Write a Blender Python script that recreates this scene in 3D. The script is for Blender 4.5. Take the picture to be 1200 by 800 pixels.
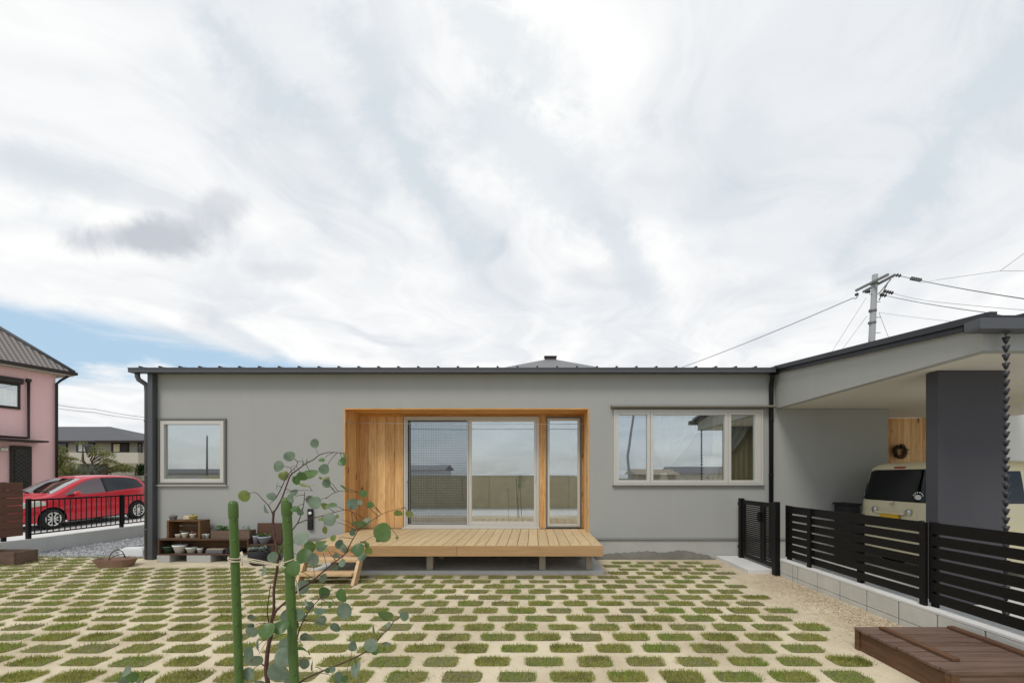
import bpy, math, random
from mathutils import Vector, Matrix
random.seed(7)
R = math.radians
F, PX, PY, H = 520.0, 625.0, 558.0, 1.39      # focal length and principal point of the 1200x800 photograph, eye height
S = bpy.context.scene
C = S.collection
for o in list(bpy.data.objects): bpy.data.objects.remove(o)

# ------------------------------------------------------------------ camera
cd = bpy.data.cameras.new('camera'); cam = bpy.data.objects.new('camera', cd); C.objects.link(cam)
cam.location = (0, 0, H); cam.rotation_euler = (R(90), 0, 0)
cd.sensor_width = 36; cd.lens = F/1200*36; cd.sensor_fit = 'HORIZONTAL'
cd.shift_x = (600-PX)/1200; cd.shift_y = (PY-400)/1200
cd.clip_start = 0.05; cd.clip_end = 3000
S.camera = cam

# ------------------------------------------------------------------ light
SUN_EL, SUN_AZ = 52, 205          # degrees; azimuth clockwise from +Y
wd = bpy.data.worlds.new('World'); S.world = wd; wd.use_nodes = True
nt = wd.node_tree; nt.nodes.clear()
class NT:
    def __init__(s, nt): s.nt = nt
    def n(s, t, **k):
        nd = s.nt.nodes.new(t)
        for a, b in k.items(): setattr(nd, a, b)
        return nd
    def set(s, sock, v):
        if isinstance(v, bpy.types.NodeSocket): s.nt.links.new(v, sock)
        elif v is not None: sock.default_value = v
    def m(s, op, a, b=None, c=None, clamp=False):
        nd = s.n('ShaderNodeMath', operation=op, use_clamp=clamp)
        s.set(nd.inputs[0], a); s.set(nd.inputs[1], b); s.set(nd.inputs[2], c)
        return nd.outputs[0]
    def ss(s, v, lo, hi, a=0.0, b=1.0):
        nd = s.n('ShaderNodeMapRange', interpolation_type='SMOOTHSTEP')
        s.set(nd.inputs[0], v); s.set(nd.inputs[1], lo); s.set(nd.inputs[2], hi); s.set(nd.inputs[3], a); s.set(nd.inputs[4], b)
        return nd.outputs[0]
    def mix(s, f, a, b, mode='MIX'):
        nd = s.n('ShaderNodeMix', data_type='RGBA', blend_type=mode)
        s.set(nd.inputs[0], f); s.set(nd.inputs[6], a); s.set(nd.inputs[7], b)
        return nd.outputs[2]
    def noise(s, vec, scale, detail=4, rough=.55, dist=0.0):
        nd = s.n('ShaderNodeTexNoise')
        s.set(nd.inputs['Vector'], vec); s.set(nd.inputs['Scale'], scale); s.set(nd.inputs['Detail'], detail)
        s.set(nd.inputs['Roughness'], rough); s.set(nd.inputs['Distortion'], dist)
        return nd.outputs[0]
    def vec(s, x, y, z):
        nd = s.n('ShaderNodeCombineXYZ'); s.set(nd.inputs[0], x); s.set(nd.inputs[1], y); s.set(nd.inputs[2], z)
        return nd.outputs[0]
    def scl(s, v, sc, loc=(0,0,0), rot=(0,0,0)):
        nd = s.n('ShaderNodeMapping'); s.set(nd.inputs['Vector'], v); nd.inputs['Scale'].default_value = sc
        nd.inputs['Location'].default_value = loc; nd.inputs['Rotation'].default_value = rot
        return nd.outputs[0]
w = NT(nt)
sky = w.n('ShaderNodeTexSky', sky_type='NISHITA'); sky.sun_disc = False
sky.sun_elevation = R(SUN_EL); sky.sun_rotation = R(SUN_AZ); sky.air_density = 1.0; sky.dust_density = 1.5; sky.ozone_density = 1.2
tc = w.n('ShaderNodeTexCoord'); sp = w.n('ShaderNodeSeparateXYZ'); nt.links.new(tc.outputs['Generated'], sp.inputs[0])
x, y, z = sp.outputs
zz = w.m('ADD', w.m('MAXIMUM', z, 0.0), 0.16)
plane = w.vec(w.m('DIVIDE', x, zz), w.m('DIVIDE', y, zz), 0.0)           # cloud deck seen from below
plr = w.scl(plane, (1, 1, 1), (0, 0, 0), (0, 0, R(19)))
wrp = w.n('ShaderNodeVectorMath', operation='MULTIPLY_ADD'); wn_ = w.n('ShaderNodeTexNoise'); w.set(wn_.inputs['Vector'], plane); wn_.inputs['Scale'].default_value = 1.1; wn_.inputs['Detail'].default_value = 3
w.set(wrp.inputs[0], wn_.outputs['Color']); wrp.inputs[1].default_value = (1.5, 1.5, 0); w.set(wrp.inputs[2], plr); plr = wrp.outputs[0]
st = w.scl(plr, (0.85, 0.42, 1), (0.4, 1.3, 0))
n1 = w.noise(st, 1.7, 7, .52, .55)
st2 = w.scl(plr, (1.3, .75, 1), (7.1, 3.3, 0))
n2 = w.noise(st2, 1.9, 8, .56, .35)
n3 = w.noise(plane, 5.0, 8, .62, .2)
grey = w.ss(w.m('ADD', w.m('MULTIPLY', n1, .6), w.m('MULTIPLY', n2, .4)), .41, .62)
grey = w.m('MULTIPLY_ADD', w.m('SUBTRACT', n3, .5), .7, grey, clamp=True)
cloud = w.mix(grey, (7.5, 7.75, 8.05, 1), (9.3, 9.3, 9.25, 1))
deep = w.ss(w.m('ADD', w.m('MULTIPLY', n2, .65), w.m('MULTIPLY', n1, .35)), .47, .28)
cloud = w.mix(w.m('MULTIPLY', deep, .9), cloud, (5.6, 6.15, 6.8, 1))
# small darker scud below the deck, at fixed bearings left of the view
ys = w.m('MAXIMUM', y, 0.05); u = w.m('DIVIDE', x, ys); v = w.m('DIVIDE', z, ys)
wob = w.m('MULTIPLY', w.m('SUBTRACT', w.noise(w.vec(u, v, 0), 4.5, 8, .65, .3), .5), 2.2)
for (cx, cy, rx, ry, amt) in ((-.87, .535, .20, .052, 1.0), (-.78, .56, .10, .035, .6), (-.70, .61, .07, .045, .6), (-.57, .46, .09, .035, .35), (-.74, .35, .06, .04, .4), (.17,.45,.12,.03,.25), (.5,.41,.14,.04,.2)):
    du = w.m('DIVIDE', w.m('SUBTRACT', u, cx), rx); dv = w.m('DIVIDE', w.m('SUBTRACT', v, cy), ry)
    d = w.m('ADD', w.m('SQRT', w.m('ADD', w.m('MULTIPLY', du, du), w.m('MULTIPLY', dv, dv))), wob)
    cloud = w.mix(w.m('MULTIPLY', w.ss(d, 1.15, .35), amt), cloud, (5.3, 5.6, 6.1, 1))
wob2 = w.m('MULTIPLY', w.m('SUBTRACT', w.noise(w.vec(u, v, 3.0), 4.6, 10, .68, .25), .5), 3.8)
def U(px_, py_): return ((px_-PX)/F, (PY-py_)/F)
for (pa, pb, wd_, amt) in (((240,15),(335,125),.075,.55), ((355,120),(440,225),.06,.5), ((400,20),(455,110),.075,.5), ((450,140),(545,290),.06,.6), ((1215,30),(1080,215),.085,.6), ((1080,215),(985,300),.055,.55),
                           ((590,150),(690,240),.10,.4), ((715,270),(760,345),.05,.45), ((560,20),(640,90),.08,.35), ((20,190),(120,215),.07,.35), ((880,160),(830,260),.07,.25), ((0,262),(90,262),.03,.2), ((250,375),(330,420),.02,.4), ((180,350),(110,370),.0,.0)):
    if not amt: continue
    (ax_, ay_), (bx_, by_) = U(*pa), U(*pb); L2 = (bx_-ax_)**2+(by_-ay_)**2
    t_ = w.m('DIVIDE', w.m('ADD', w.m('MULTIPLY', w.m('SUBTRACT', u, ax_), bx_-ax_), w.m('MULTIPLY', w.m('SUBTRACT', v, ay_), by_-ay_)), L2, clamp=True)
    ex = w.m('SUBTRACT', w.m('SUBTRACT', u, ax_), w.m('MULTIPLY', t_, bx_-ax_)); ey = w.m('SUBTRACT', w.m('SUBTRACT', v, ay_), w.m('MULTIPLY', t_, by_-ay_))
    d = w.m('ADD', w.m('DIVIDE', w.m('SQRT', w.m('ADD', w.m('MULTIPLY', ex, ex), w.m('MULTIPLY', ey, ey))), wd_), wob2)
    cloud = w.mix(w.m('MULTIPLY', w.ss(d, 1.35, .05), w.m('MULTIPLY', w.ss(y, .1, .25), min(.95, amt*1.5))), cloud, (6.1, 6.7, 7.25, 1))
# clear wedge low in the left of the view
edge = w.m('ADD', w.m('ADD', z, w.m('MULTIPLY', x, .191)), w.m('MULTIPLY', y, -.168))
edge = w.m('ADD', edge, w.m('MULTIPLY', w.m('SUBTRACT', w.noise(w.scl(tc.outputs['Generated'], (1, 1, 4)), 5, 7, .6, .6), .5), .07))
clear = w.m('MULTIPLY', w.ss(edge, .012, -.025), w.ss(w.m('ADD', v, w.m('MULTIPLY', w.m('SUBTRACT', w.noise(w.scl(tc.outputs['Generated'], (1, 1, 3)), 6, 6, .6), .5), .22)), .19, .245))
clear = w.m('MULTIPLY', clear, w.ss(y, .1, .3))
blue = w.mix(.85, sky.outputs[0], (4.5, 6.3, 8.0, 1))
col = w.mix(clear, cloud, blue)
# behind the viewer the deck is thinner and greyer blue
back = w.ss(y, .05, -.35)
col = w.mix(w.m('MULTIPLY', back, .8), col, w.mix(w.m('MULTIPLY', grey, .5), w.mix(.5, sky.outputs[0], (6.0, 7.2, 8.2, 1)), (8.4, 8.8, 9.2, 1)))
bg = w.n('ShaderNodeBackground'); w.set(bg.inputs[0], col); bg.inputs[1].default_value = 0.098
ow = w.n('ShaderNodeOutputWorld'); nt.links.new(bg.outputs[0], ow.inputs[0])

sl = bpy.data.lights.new('sun', 'SUN'); sun = bpy.data.objects.new('sun', sl); C.objects.link(sun)
sl.energy = 1.5; sl.angle = R(18); sl.color = (1, .96, .9)
az = R(SUN_AZ); el = R(SUN_EL)
sdir = Vector((math.sin(az)*math.cos(el), math.cos(az)*math.cos(el), math.sin(el)))
sun.rotation_euler = sdir.to_track_quat('Z', 'Y').to_euler(); sun.location = sdir*30
S.view_settings.view_transform = 'Standard'; S.view_settings.look = 'None'
S.view_settings.gamma = 1; S.view_settings.exposure = 0.16
S.view_settings.use_curve_mapping = False

# ------------------------------------------------------------------ materials
def lin(c): return tuple((v/255/12.92 if v/255 <= .04045 else ((v/255+.055)/1.055)**2.4) for v in c) + (1,)
MATS = {}
def new_mat(name):
    m = bpy.data.materials.new(name); m.use_nodes = True; m.node_tree.nodes.clear()
    t = NT(m.node_tree); b = t.n('ShaderNodeBsdfPrincipled'); o = t.n('ShaderNodeOutputMaterial')
    t.nt.links.new(b.outputs[0], o.inputs[0]); MATS[name] = m
    return m, t, b, o
def bump(t, b, h, strength, dist=.01):
    bn = t.n('ShaderNodeBump'); t.set(bn.inputs['Height'], h); bn.inputs['Strength'].default_value = strength
    bn.inputs['Distance'].default_value = dist; t.nt.links.new(bn.outputs[0], b.inputs['Normal'])
def mat(name, col, rough=.6, metal=0.0, var=.12, scale=6, bs=0.0, bscale=80, isl=0.0, spec=.4, coat=0.0, stretch=(1,1,1)):
    m, t, b, o = new_mat(name)
    co = t.n('ShaderNodeTexCoord').outputs['Object']; co = t.scl(co, stretch)
    n = t.noise(co, scale, 6, .6)
    f = t.m('MULTIPLY_ADD', t.m('SUBTRACT', n, .5), var*2, 1.0)
    if isl:
        g = t.n('ShaderNodeNewGeometry').outputs['Random Per Island']
        f = t.m('ADD', f, t.m('MULTIPLY', t.m('SUBTRACT', g, .5), isl*2))
    c = t.mix(1.0, tuple(col[:3]) + (1,), t.vec(f, f, f), 'MULTIPLY')
    t.set(b.inputs['Base Color'], c)
    t.set(b.inputs['Roughness'], t.m('MULTIPLY_ADD', t.m('SUBTRACT', n, .5), .2, rough, clamp=True))
    b.inputs['Metallic'].default_value = metal; b.inputs['Specular IOR Level'].default_value = spec
    if coat: b.inputs['Coat Weight'].default_value = coat; b.inputs['Coat Roughness'].default_value = .05
    if bs: bump(t, b, t.noise(co, bscale, 4, .6), bs, .004)
    return m
def glass(name, refl=.55, tint=(.62, .66, .66), gcol=(.80, .91, 1.0), rough=0.0, wav=.0):
    m = bpy.data.materials.new(name); m.use_nodes = True; m.node_tree.nodes.clear(); t = NT(m.node_tree); MATS[name] = m
    tr = t.n('ShaderNodeBsdfTransparent'); tr.inputs[0].default_value = tint + (1,)
    gl = t.n('ShaderNodeBsdfGlossy'); gl.inputs['Color'].default_value = gcol + (1,); gl.inputs['Roughness'].default_value = rough
    if wav:
        co = t.n('ShaderNodeTexCoord').outputs['Object']
        bn = t.n('ShaderNodeBump'); t.set(bn.inputs['Height'], t.noise(co, 1.1, 1, .4)); bn.inputs['Strength'].default_value = wav; bn.inputs['Distance'].default_value = .02
        t.nt.links.new(bn.outputs[0], gl.inputs['Normal'])
    ge = t.n('ShaderNodeNewGeometry'); dt = t.n('ShaderNodeVectorMath', operation='DOT_PRODUCT'); t.nt.links.new(ge.outputs['Incoming'], dt.inputs[0]); t.nt.links.new(ge.outputs['Normal'], dt.inputs[1])
    fr = t.m('POWER', t.m('SUBTRACT', 1.0, t.m('ABSOLUTE', dt.outputs['Value'])), 5.0)
    mx = t.n('ShaderNodeMixShader'); t.set(mx.inputs[0], t.m('MULTIPLY_ADD', fr, 1-refl, refl, clamp=True))
    t.nt.links.new(tr.outputs[0], mx.inputs[1]); t.nt.links.new(gl.outputs[0], mx.inputs[2])
    o = t.n('ShaderNodeOutputMaterial'); t.nt.links.new(mx.outputs[0], o.inputs[0])
    return m
def wood(name, dark, light, axis='z', scale=1.0, knots=.6, rough=.6, isl=.14, coat=0.0):
    m, t, b, o = new_mat(name)
    co = t.n('ShaderNodeTexCoord').outputs['Object']
    g = t.n('ShaderNodeNewGeometry').outputs['Random Per Island']
    off = t.n('ShaderNodeVectorMath', operation='ADD'); t.set(off.inputs[0], co); t.set(off.inputs[1], t.vec(t.m('MULTIPLY', g, 13.0), t.m('MULTIPLY', g, 7.0), t.m('MULTIPLY', g, 9.0)))
    st = {'z': (9, 9, .7), 'y': (9, .7, 9), 'x': (.7, 9, 9)}[axis]
    st = tuple(s*scale for s in st)
    gv = t.scl(off.outputs[0], st)
    n = t.noise(gv, 3.0, 8, .65, 1.2); n2 = t.noise(gv, .8, 3, .5, .8)
    f = t.m('ADD', t.m('MULTIPLY', t.ss(n, .3, .72), .6), t.m('MULTIPLY', n2, .4))
    f = t.m('ADD', f, t.m('MULTIPLY', t.m('SUBTRACT', g, .5), isl*3), clamp=True)
    c = t.mix(f, dark + (1,), light + (1,))
    if knots:
        kst = {'z': (7, 7, 2.4), 'y': (7, 2.4, 7), 'x': (2.4, 7, 7)}[axis]
        vo = t.n('ShaderNodeTexVoronoi', feature='F1'); t.set(vo.inputs['Vector'], t.scl(off.outputs[0], kst)); vo.inputs['Scale'].default_value = 1.0; vo.inputs['Randomness'].default_value = 1.0
        k = t.ss(vo.outputs['Distance'], .22, .09)
        sel = t.m('GREATER_THAN', t.n('ShaderNodeSeparateColor').outputs[0], .45)
        sc = sel.node.inputs[0].links[0].from_node; t.nt.links.new(vo.outputs['Color'], sc.inputs[0])
        c = t.mix(t.m('MULTIPLY', t.m('MULTIPLY', k, sel), knots), c, tuple(v*.35 for v in dark) + (1,))
    t.set(b.inputs['Base Color'], c); b.inputs['Roughness'].default_value = rough; b.inputs['Specular IOR Level'].default_value = .3
    if coat: b.inputs['Coat Weight'].default_value = coat
    bump(t, b, n, .25, .004)
    return m

def plaster(name, col, stain=.09):
    m, t, b, o = new_mat(name)
    co = t.n('ShaderNodeTexCoord').outputs['Object']
    big = t.noise(co, .7, 5, .6); streak = t.noise(t.scl(co, (3.2, 3.2, .35)), 1.0, 5, .6); fine = t.noise(co, 140, 3, .6)
    f = t.m('ADD', 1.0, t.m('ADD', t.m('MULTIPLY', t.m('SUBTRACT', big, .5), stain*1.3), t.m('MULTIPLY', t.m('SUBTRACT', streak, .5), stain)))
    f = t.m('ADD', f, t.m('MULTIPLY', t.m('SUBTRACT', fine, .5), .10))
    t.set(b.inputs['Base Color'], t.mix(1.0, col + (1,), t.vec(f, f, f), 'MULTIPLY'))
    b.inputs['Roughness'].default_value = .9; b.inputs['Specular IOR Level'].default_value = .2
    bump(t, b, t.noise(co, 170, 3, .7), .45, .003)
    return m
def concrete(name, a, bcol, scale=2.5, bs=.4, joints=None):
    m, t, b, o = new_mat(name)
    co = t.n('ShaderNodeTexCoord').outputs['Object']
    n = t.noise(co, scale, 8, .62); n2 = t.noise(co, scale*14, 6, .65); sp_ = t.noise(co, 260, 2, .6)
    f = t.m('ADD', t.m('MULTIPLY', t.ss(n, .32, .68), .55), t.m('ADD', t.m('MULTIPLY', n2, .3), t.m('MULTIPLY', sp_, .15)), clamp=True)
    t.set(b.inputs['Base Color'], t.mix(f, a + (1,), bcol + (1,)))
    b.inputs['Roughness'].default_value = .9; b.inputs['Specular IOR Level'].default_value = .25
    bump(t, b, t.m('ADD', n2, t.m('MULTIPLY', sp_, .6)), bs, .006)
    return m

WALLC = (.356, .357, .334)
plaster('grey_plaster', WALLC); plaster('dark_plaster', (.074, .072, .079)); plaster('pink_plaster', (.81, .53, .51), .06)
plaster('white_plaster', (.70, .69, .66)); plaster('soffit_board', (.66, .62, .53), .03); plaster('tan_plaster', (.36, .315, .25))
plaster('room_wall', (.42, .38, .28), .03)
concrete('foundation', (.37, .365, .34), (.46, .45, .42), 1.2, .3)
concrete('stained_mortar', (.13, .125, .105), (.20, .19, .165), 3, .5)
concrete('concrete', (.38, .375, .35), (.54, .53, .49), 2, .4)
concrete('light_concrete', (.56, .55, .52), (.70, .69, .66), 2, .35)
concrete('block', (.46, .45, .405), (.60, .58, .52), 3, .5); concrete('joint', (.16, .16, .15), (.24, .24, .22), 3, .5)
concrete('sand', (.42, .34, .225), (.72, .63, .46), 1.1, .6)
concrete('asphalt', (.10, .10, .10), (.16, .16, .155), 4, .6)
concrete('gravel_bed', (.16, .165, .17), (.30, .30, .30), 30, .8)
concrete('earth', (.14, .13, .08), (.25, .22, .14), .2, .5)
concrete('tan_block', (.44, .39, .25), (.56, .50, .34), 2, .4)
wood('cedar', (.42, .19, .055), (.85, .56, .26), 'z', 1.0, .85, isl=.24)
wood('cedar_x', (.46, .19, .04), (.78, .43, .14), 'x', 1.0, .5)
wood('deck_wood', (.46, .335, .18), (.66, .50, .28), 'y', 1.0, .0, isl=.10)
wood('deck_fascia', (.36, .21, .095), (.48, .30, .15), 'x', .8, .0, isl=.06)
wood('post_wood', (.38, .33, .25), (.52, .46, .36), 'z', 1.0, 0)
wood('step_wood', (.50, .33, .17), (.70, .50, .29), 'x', 1.2, .3)
wood('box_wood', (.10, .060, .043), (.205, .137, .104), 'x', 1.0, .3, isl=.14)
wood('box_side', (.085, .040, .020), (.17, .088, .048), 'y', 1.0, .3)
wood('brown_slat', (.13, .060, .040), (.185, .09, .06), 'y', .6, 0, isl=.08)
wood('shelf_wood', (.06, .032, .020), (.14, .075, .045), 'x', 2, .3)
wood('crate_wood', (.09, .045, .018), (.20, .105, .045), 'x', 2, .3)
wood('basket', (.15, .085, .06), (.33, .20, .14), 'x', 5, 0)
mat('gutter_metal', (.085, .087, .092), .45, .2, .06)
mat('roof_metal', (.035, .036, .040), .4, .3, .1)
mat('roof_grey', (.16, .16, .165), .5, .1, .08)
mat('alu_frame', (.56, .54, .49), .38, .25, .04)
mat('alu_dark', (.17, .165, .145), .4, .3, .05)
mat('hood_metal', (.22, .205, .17), .5, .2, .05)
mat('black_alu', (.006, .0052, .005), .5, .0, .15, spec=.22)
mat('flashing', (.30, .30, .29), .4, .3, .05)
glass('window_glass', .42, (.90, .91, .89), (.96, .99, 1.0), wav=.012); glass('window_glass_wavy', .42, (.90, .91, .89), (.92, .96, 1.0), wav=.05)
glass('car_glass', .13, (.30, .33, .32), (.9, .95, 1.0)); glass('dark_glass', .06, (.03, .03, .035), (.9, .95, 1.0)); glass('shield_glass', .50, (.35, .38, .37), (.95, 1.0, .98))
mat('rubber', (.012, .012, .012), .8, 0, .1); mat('black', (.012, .011, .012), .6, 0, .1); mat('soft_black', (.02, .018, .02), .75, 0, .2, bs=.3)
mat('red_paint', (.52, .006, .022), .32, .1, .02, coat=.45); mat('beige_paint', (.76, .68, .45), .35, 0, .02, coat=.6)
mat('silver', (.68, .68, .66), .3, .6, .05); mat('chrome', (.6, .6, .6), .15, 1, .02); mat('white_gloss', (.74, .74, .70), .35, 0, .05)
mat('white_paint', (.72, .72, .69), .5, 0, .05); mat('red_lens', (.35, .01, .01), .2, 0, .05, coat=.5); mat('yellow_plate', (.70, .43, .02), .45, 0, .03)
mat('orange_lens', (.55, .18, .06), .3, 0, .05)
mat('lens', (.62, .62, .52), .15, .2, .03, coat=.6)
mat('pole_concrete', (.30, .31, .31), .8, 0, .12, bs=.2); mat('pole_metal', (.20, .21, .21), .5, .4, .1); mat('insulator', (.05, .045, .045), .4); mat('cable', (.16, .16, .17), .6)
mat('dark_brown', (.028, .018, .014), .45, .1, .1); mat('dark_window', (.02, .022, .024), .2, 0, .1, coat=.5); mat('beige_siding', (.44, .40, .31), .8, 0, .05)
mat('cream', (.50, .46, .38), .8, 0, .05); mat('slate', (.085, .087, .095), .7, 0, .12, 3); mat('terracotta', (.42, .16, .08), .8, 0, .15)
mat('stake_green', (.058, .112, .016), .45, 0, .2, 30, coat=.1); mat('nub', (.16, .30, .09), .4); mat('twine', (.62, .54, .38), .9, 0, .15, 60, bs=.5, bscale=400)
mat('bark', (.075, .030, .022), .7, 0, .4, 60, bs=.4); mat('twig', (.20, .085, .065), .6, 0, .3, 50)
mat('pine_bark', (.10, .07, .045), .9, 0, .3, 10, bs=.5)
mat('lace', (.80, .79, .74), .9, 0, .04, 20); mat('curtain_cloth', (.82, .72, .44), .9, 0, .06, 10)
mat('grey_pot', (.28, .28, .30), .6, 0, .1); mat('bluegrey_pot', (.36, .37, .44), .5, 0, .1, coat=.3); mat('green_pot', (.035, .07, .045), .5); mat('yellow_pot', (.60, .48, .17), .6, 0, .1)
mat('soil', (.05, .035, .025), .95, 0, .3, 40); mat('driftwood', (.48, .40, .28), .85, 0, .2, 20); mat('sheer_floor', (.24, .15, .08), .5, 0, .1)
mat('tray', (.12, .12, .125), .6, 0, .1); mat('wicker', (.07, .045, .02), .9, 0, .4, 60)
mat('styrofoam', (.74, .74, .75), .8, 0, .05, 20, bs=.3)
mat('grid_line', (.10, .12, .15), .6)
def leafmat(name, cols, trans=.25, rough=.5, scale=3.0, patch=.0):
    m, t, b, o = new_mat(name)
    co = t.n('ShaderNodeTexCoord').outputs['Object']; g = t.n('ShaderNodeNewGeometry').outputs['Random Per Island']
    r = t.n('ShaderNodeValToRGB'); r.color_ramp.interpolation = 'LINEAR'
    el_ = r.color_ramp.elements
    while len(el_) < len(cols): el_.new(.5)
    for i, c_ in enumerate(cols): el_[i].position = i/(len(cols)-1); el_[i].color = c_ + (1,)
    f = t.m('ADD', t.m('MULTIPLY', g, 1-patch), t.m('MULTIPLY', t.ss(t.noise(co, scale, 4, .6), .3, .7), patch), clamp=True)
    t.set(r.inputs[0], f); t.set(b.inputs['Base Color'], r.outputs[0]); b.inputs['Roughness'].default_value = rough
    tl = t.n('ShaderNodeBsdfTranslucent'); t.nt.links.new(r.outputs[0], tl.inputs[0])
    mx = t.n('ShaderNodeMixShader'); mx.inputs[0].default_value = trans
    t.nt.links.new(b.outputs[0], mx.inputs[1]); t.nt.links.new(tl.outputs[0], mx.inputs[2]); t.nt.links.new(mx.outputs[0], o.inputs[0])
    return m
leafmat('leaf_blue', [(.065, .11, .062), (.135, .185, .115), (.25, .295, .215)], .2, .5, 45, .4)
leafmat('leaf_green', [(.04, .095, .025), (.075, .145, .035), (.13, .20, .06)], .3, .4, 45, .4)
leafmat('leaf_olive', [(.13, .19, .03), (.19, .22, .05), (.24, .17, .05)], .35, .45, 45, .5)
leafmat('grass_blade', [(.13, .13, .022), (.24, .265, .04), (.42, .40, .10), (.21, .32, .04), (.35, .385, .07)], .3, .7, 1.9, .72)
leafmat('grass_mat', [(.10, .09, .035), (.20, .18, .08)], .0, .9, 40, .8)
leafmat('straw', [(.26, .18, .11), (.50, .38, .26), (.74, .63, .46)], 0, .9)
leafmat('pebble', [(.18, .185, .195), (.32, .325, .33), (.52, .52, .52)], 0, .85)
leafmat('pine_needles', [(.07, .085, .022), (.17, .19, .05), (.36, .34, .10)], .2, .6, 1.0, .3)
leafmat('hedge_leaf', [(.025, .055, .012), (.05, .10, .025)], .2, .6)
leafmat('bright_leaf', [(.06, .16, .03), (.13, .26, .06)], .3, .5)
leafmat('succulent', [(.18, .24, .19), (.33, .40, .33)], .1, .5)
# tiled roof of the pink house: courses and rolls
m, t, b, o = new_mat('roof_tile')
co = t.n('ShaderNodeTexCoord').outputs['UV']; s2 = t.n('ShaderNodeSeparateXYZ'); t.nt.links.new(co, s2.inputs[0])
fx = t.m('FRACT', t.m('MULTIPLY', s2.outputs[0], 6.0)); fy = t.m('FRACT', t.m('MULTIPLY', s2.outputs[1], 5.0))
hh = t.m('ADD', t.m('SINE', t.m('MULTIPLY', fx, math.pi)), t.m('MULTIPLY', fy, -1.2))
dk = t.m('MULTIPLY', t.ss(t.m('SINE', t.m('MULTIPLY', fx, math.pi)), .05, .6, .35, 1), t.ss(fy, 0, .22, .4, 1))
t.set(b.inputs['Base Color'], t.mix(dk, (.05, .045, .043, 1), (.30, .265, .245, 1))); b.inputs['Roughness'].default_value = .7
bump(t, b, hh, .9, .05)
# sand-coloured paving colour is 'sand'; checked screen
m = bpy.data.materials.new('insect_mesh'); m.use_nodes = True; m.node_tree.nodes.clear(); t = NT(m.node_tree); MATS['insect_mesh'] = m
co = t.n('ShaderNodeTexCoord').outputs['Object']; s2 = t.n('ShaderNodeSeparateXYZ'); t.nt.links.new(co, s2.inputs[0])
tr = t.n('ShaderNodeBsdfTransparent'); tr.inputs[0].default_value = (.93, .95, .98, 1)
df = t.n('ShaderNodeBsdfDiffuse'); df.inputs[0].default_value = (.035, .04, .045, 1)
lx = t.m('GREATER_THAN', t.m('FRACT', t.m('MULTIPLY', s2.outputs[0], 22)), .86); lz = t.m('GREATER_THAN', t.m('FRACT', t.m('MULTIPLY', s2.outputs[2], 22)), .86)
mx = t.n('ShaderNodeMixShader'); t.set(mx.inputs[0], t.m('MULTIPLY_ADD', t.m('MAXIMUM', lx, lz), .20, .12))
t.nt.links.new(tr.outputs[0], mx.inputs[1]); t.nt.links.new(df.outputs[0], mx.inputs[2]); o = t.n('ShaderNodeOutputMaterial'); t.nt.links.new(mx.outputs[0], o.inputs[0])
m = bpy.data.materials.new('lace_sheer'); m.use_nodes = True; m.node_tree.nodes.clear(); t = NT(m.node_tree); MATS['lace_sheer'] = m
tr = t.n('ShaderNodeBsdfTransparent'); df = t.n('ShaderNodeBsdfDiffuse'); df.inputs[0].default_value = (.86, .86, .83, 1); tl = t.n('ShaderNodeBsdfTranslucent'); tl.inputs[0].default_value = (.86, .86, .83, 1)
ad = t.n('ShaderNodeMixShader'); ad.inputs[0].default_value = .3; t.nt.links.new(df.outputs[0], ad.inputs[1]); t.nt.links.new(tl.outputs[0], ad.inputs[2])
mx = t.n('ShaderNodeMixShader'); mx.inputs[0].default_value = .9; t.nt.links.new(tr.outputs[0], mx.inputs[1]); t.nt.links.new(ad.outputs[0], mx.inputs[2]); o = t.n('ShaderNodeOutputMaterial'); t.nt.links.new(mx.outputs[0], o.inputs[0])

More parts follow.
